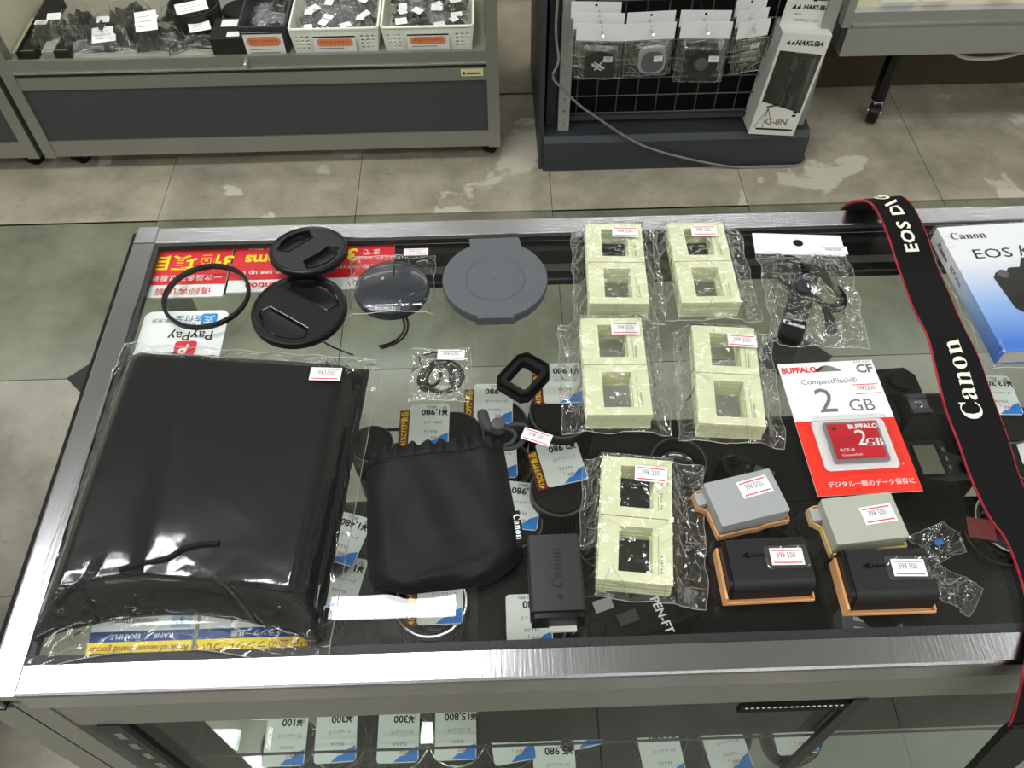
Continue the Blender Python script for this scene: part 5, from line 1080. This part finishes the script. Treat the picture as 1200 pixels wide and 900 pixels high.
pic = [(0.0, 0.030), (0.004, 0.036), (0.014, 0.037), (0.018, 0.041), (0.028, 0.041), (0.034, 0.052), (0.056, 0.052), (0.062, 0.041), (0.078, 0.039), (0.082, 0.03), (0.08, -0.004), (0.07, -0.008), (0.02, -0.010), (0.010, -0.012), (0.004, -0.006)]
pic = [(x+XL+0.026, y-0.022) for x, y in pic]
pb = MB().prism(pic, z, z+0.0001).build('camera_picture', mat('picture_black', (36, 36, 38), 0.4), bk, smooth=0)
PG = mat('picture_grey', (92, 92, 96), 0.4)
for r_, m_ in ((0.021, PG), (0.019, mat('picture_dark', (22, 22, 24), 0.4)), (0.014, PG), (0.0125, MATS['picture_dark']), (0.007, mat('picture_lens', (50, 56, 78), 0.3))):
    MB().prism(circ(r_, 28, XL+0.071, -0.008), z+0.0001, z+0.00015+0.002*(0.022-r_)*0.1).build('picture_lens_ring', m_, pb, smooth=0)
MB().prism(circ(0.005, 16, XL+0.036, 0.012), z+0.0001, z+0.0002).build('picture_dial', PG, pb, smooth=0); MB().prism(rrect(0.016, 0.012, 0.003, XL+0.038, -0.02), z+0.0001, z+0.0002).build('picture_grip', MATS['picture_dark'], pb, smooth=0)
film(bk, w+0.012, l+0.012, [(0, 0, w+0.001, l+0.001, h+0.001)], 0.006, 0.0012, 81, 70, 20, taut=0.06, m=FILMH)

# camera strap
SEC = [((990, 250), (1030, 245), .890), ((988, 244), (1030, 238), .900), ((1002, 236), (1045, 232), .940), ((1019, 237), (1058, 232), .950), ((1030, 251), (1070, 244), .945), ((1042, 279), (1086, 278), .935), ((1053, 313), (1096, 309), .923), ((1070, 360), (1113, 348), .926), ((1087, 394), (1126, 379), .936), ((1098, 438), (1146, 420), .928), ((1109, 481), (1160, 460), .922), ((1124, 520), (1180, 514), .919), ((1138, 560), (1193, 557), .919), ((1158, 603), (1212, 598), .919), ((1178, 631), (1232, 625), .919), ((1193, 667), (1250, 657), .919), ((1205, 715), (1262, 708), .920), ((1203, 768), (1260, 762), .926)]
Ls = [at(*a, z) for a, b, z in SEC]; Rs = [at(*b, z) for a, b, z in SEC]
Ls[0] = Ls[1]+Vector((-0.006, 0.006, -0.03)); Rs[0] = Rs[1]+Vector((-0.006, 0.012, -0.03))
for lp2, rp2, yy in (((1199, 792), (1255, 788), .168), ((1190, 832), (1244, 830), .160), ((1182, 852), (1236, 850), .158)): Ls.append(aty(*lp2, yy)); Rs.append(aty(*rp2, yy))
Lc, Rc = catmull(Ls, 6), catmull(Rs, 6)
base = at(1110, 450, GT); st = thing('camera_strap', 'black camera strap with red edges and white lettering across the counter', 'strap', (base.x, base.y, GT))
Lc = [q-st.location for q in Lc]; Rc = [q-st.location for q in Rc]
STRAP = weave_mat('strap_black', (18, 18, 21), 700, 0.75, 0.8); top = []; bot = []
nrm = []
for k in range(len(Lc)):
    a, b = max(k-1, 0), min(k+1, len(Lc)-1); d = (Lc[b]+Rc[b]-Lc[a]-Rc[a]); n_ = (Rc[k]-Lc[k]).cross(d).normalized()
    if n_.dot(EYEP-st.location-Lc[k]) < 0 and k > 8: n_ = -n_
    nrm.append(n_)
sm = MB().loops([[Lc[k]+nrm[k]*0.0012, Rc[k]+nrm[k]*0.0012, Rc[k]-nrm[k]*0.0006, Lc[k]-nrm[k]*0.0006] for k in range(len(Lc))])
sm.build('strap_band', STRAP, st, smooth=50)
STR = mat('strap_red', (165, 36, 54), 0.6, bump=0.8, bscale=900)
MB().tube([q for q in Lc], 0.0013, 6).build('red_edge', STR, st, smooth=60); MB().tube([q for q in Rc], 0.0013, 6).build('red_edge', STR, st, smooth=60)
def strap_text(body, adv, t0, size, m, shear, bold, sgn=1, uni=1.0):
    cen = [(Lc[k]+Rc[k])/2 for k in range(len(Lc))]; acc = [0]
    for k in range(1, len(cen)): acc.append(acc[-1]+(cen[k]-cen[k-1]).length)
    s = t0
    for ch, ad in zip(body, adv):
        c_ = s-ad*size/2*sgn; k = max(1, min(len(cen)-2, next((i for i, v_ in enumerate(acc) if v_ > c_), len(acc)-2))); f_ = (c_-acc[k-1])/max(acc[k]-acc[k-1], 1e-6)
        pos = cen[k-1].lerp(cen[k], f_); X = (cen[k-1]-cen[k]).normalized(); Yv = (Lc[k]-Rc[k]).normalized(); Z = X.cross(Yv).normalized(); Yv = Z.cross(X)
        o = text('strap_lettering', st, ch, size, 0, 0, 0, 0, m, shear=shear, bold=bold)
        M_ = Matrix((X, Yv, Z)).transposed().to_4x4(); M_.translation = pos+Z*0.0018; o.matrix_local = M_
        s -= ad*size*sgn
SW = mat('strap_white', (236, 234, 222), 0.6)
cenL = lambda idx: sum(((Lc[k]+Rc[k])/2-(Lc[k-1]+Rc[k-1])/2).length for k in range(1, idx))
strap_text(['𝐂', '𝐚', '𝐧', '𝐨', '𝐧'], [0.74, 0.52, 0.6, 0.54, 0.6], cenL(6*10+5)-0.006, 0.0245, SW, 0, 0.0)
strap_text(list('EOS DIGITAL'), [0.66, 0.74, 0.66, 0.3, 0.74, 0.3, 0.74, 0.3, 0.66, 0.7, 0.6], cenL(6*5+4)+0.004, 0.0160, SW, 0.25, 0.03)
LEA = mat('strap_leather', (26, 26, 28), 0.5, bump=0.6, bscale=300)
e0, e1 = Lc[-1], Rc[-1]; wv = (e1-e0); dn = V3(0.0, -0.006, -0.05)
MB().loops([[e0+wv*a+dn*t_+V3(0, q, 0) for a, q in ((-0.08+0.1*s_, -0.004), (1.08-0.1*s_, -0.004), (1.08-0.1*s_, 0.002), (-0.08+0.1*s_, 0.002))] for t_, s_ in ((-0.15, 0.4), (0.1, 0), (1.0, 0.6), (2.4, 1.6))]).build('strap_end', LEA, st, smooth=30)
set_type()
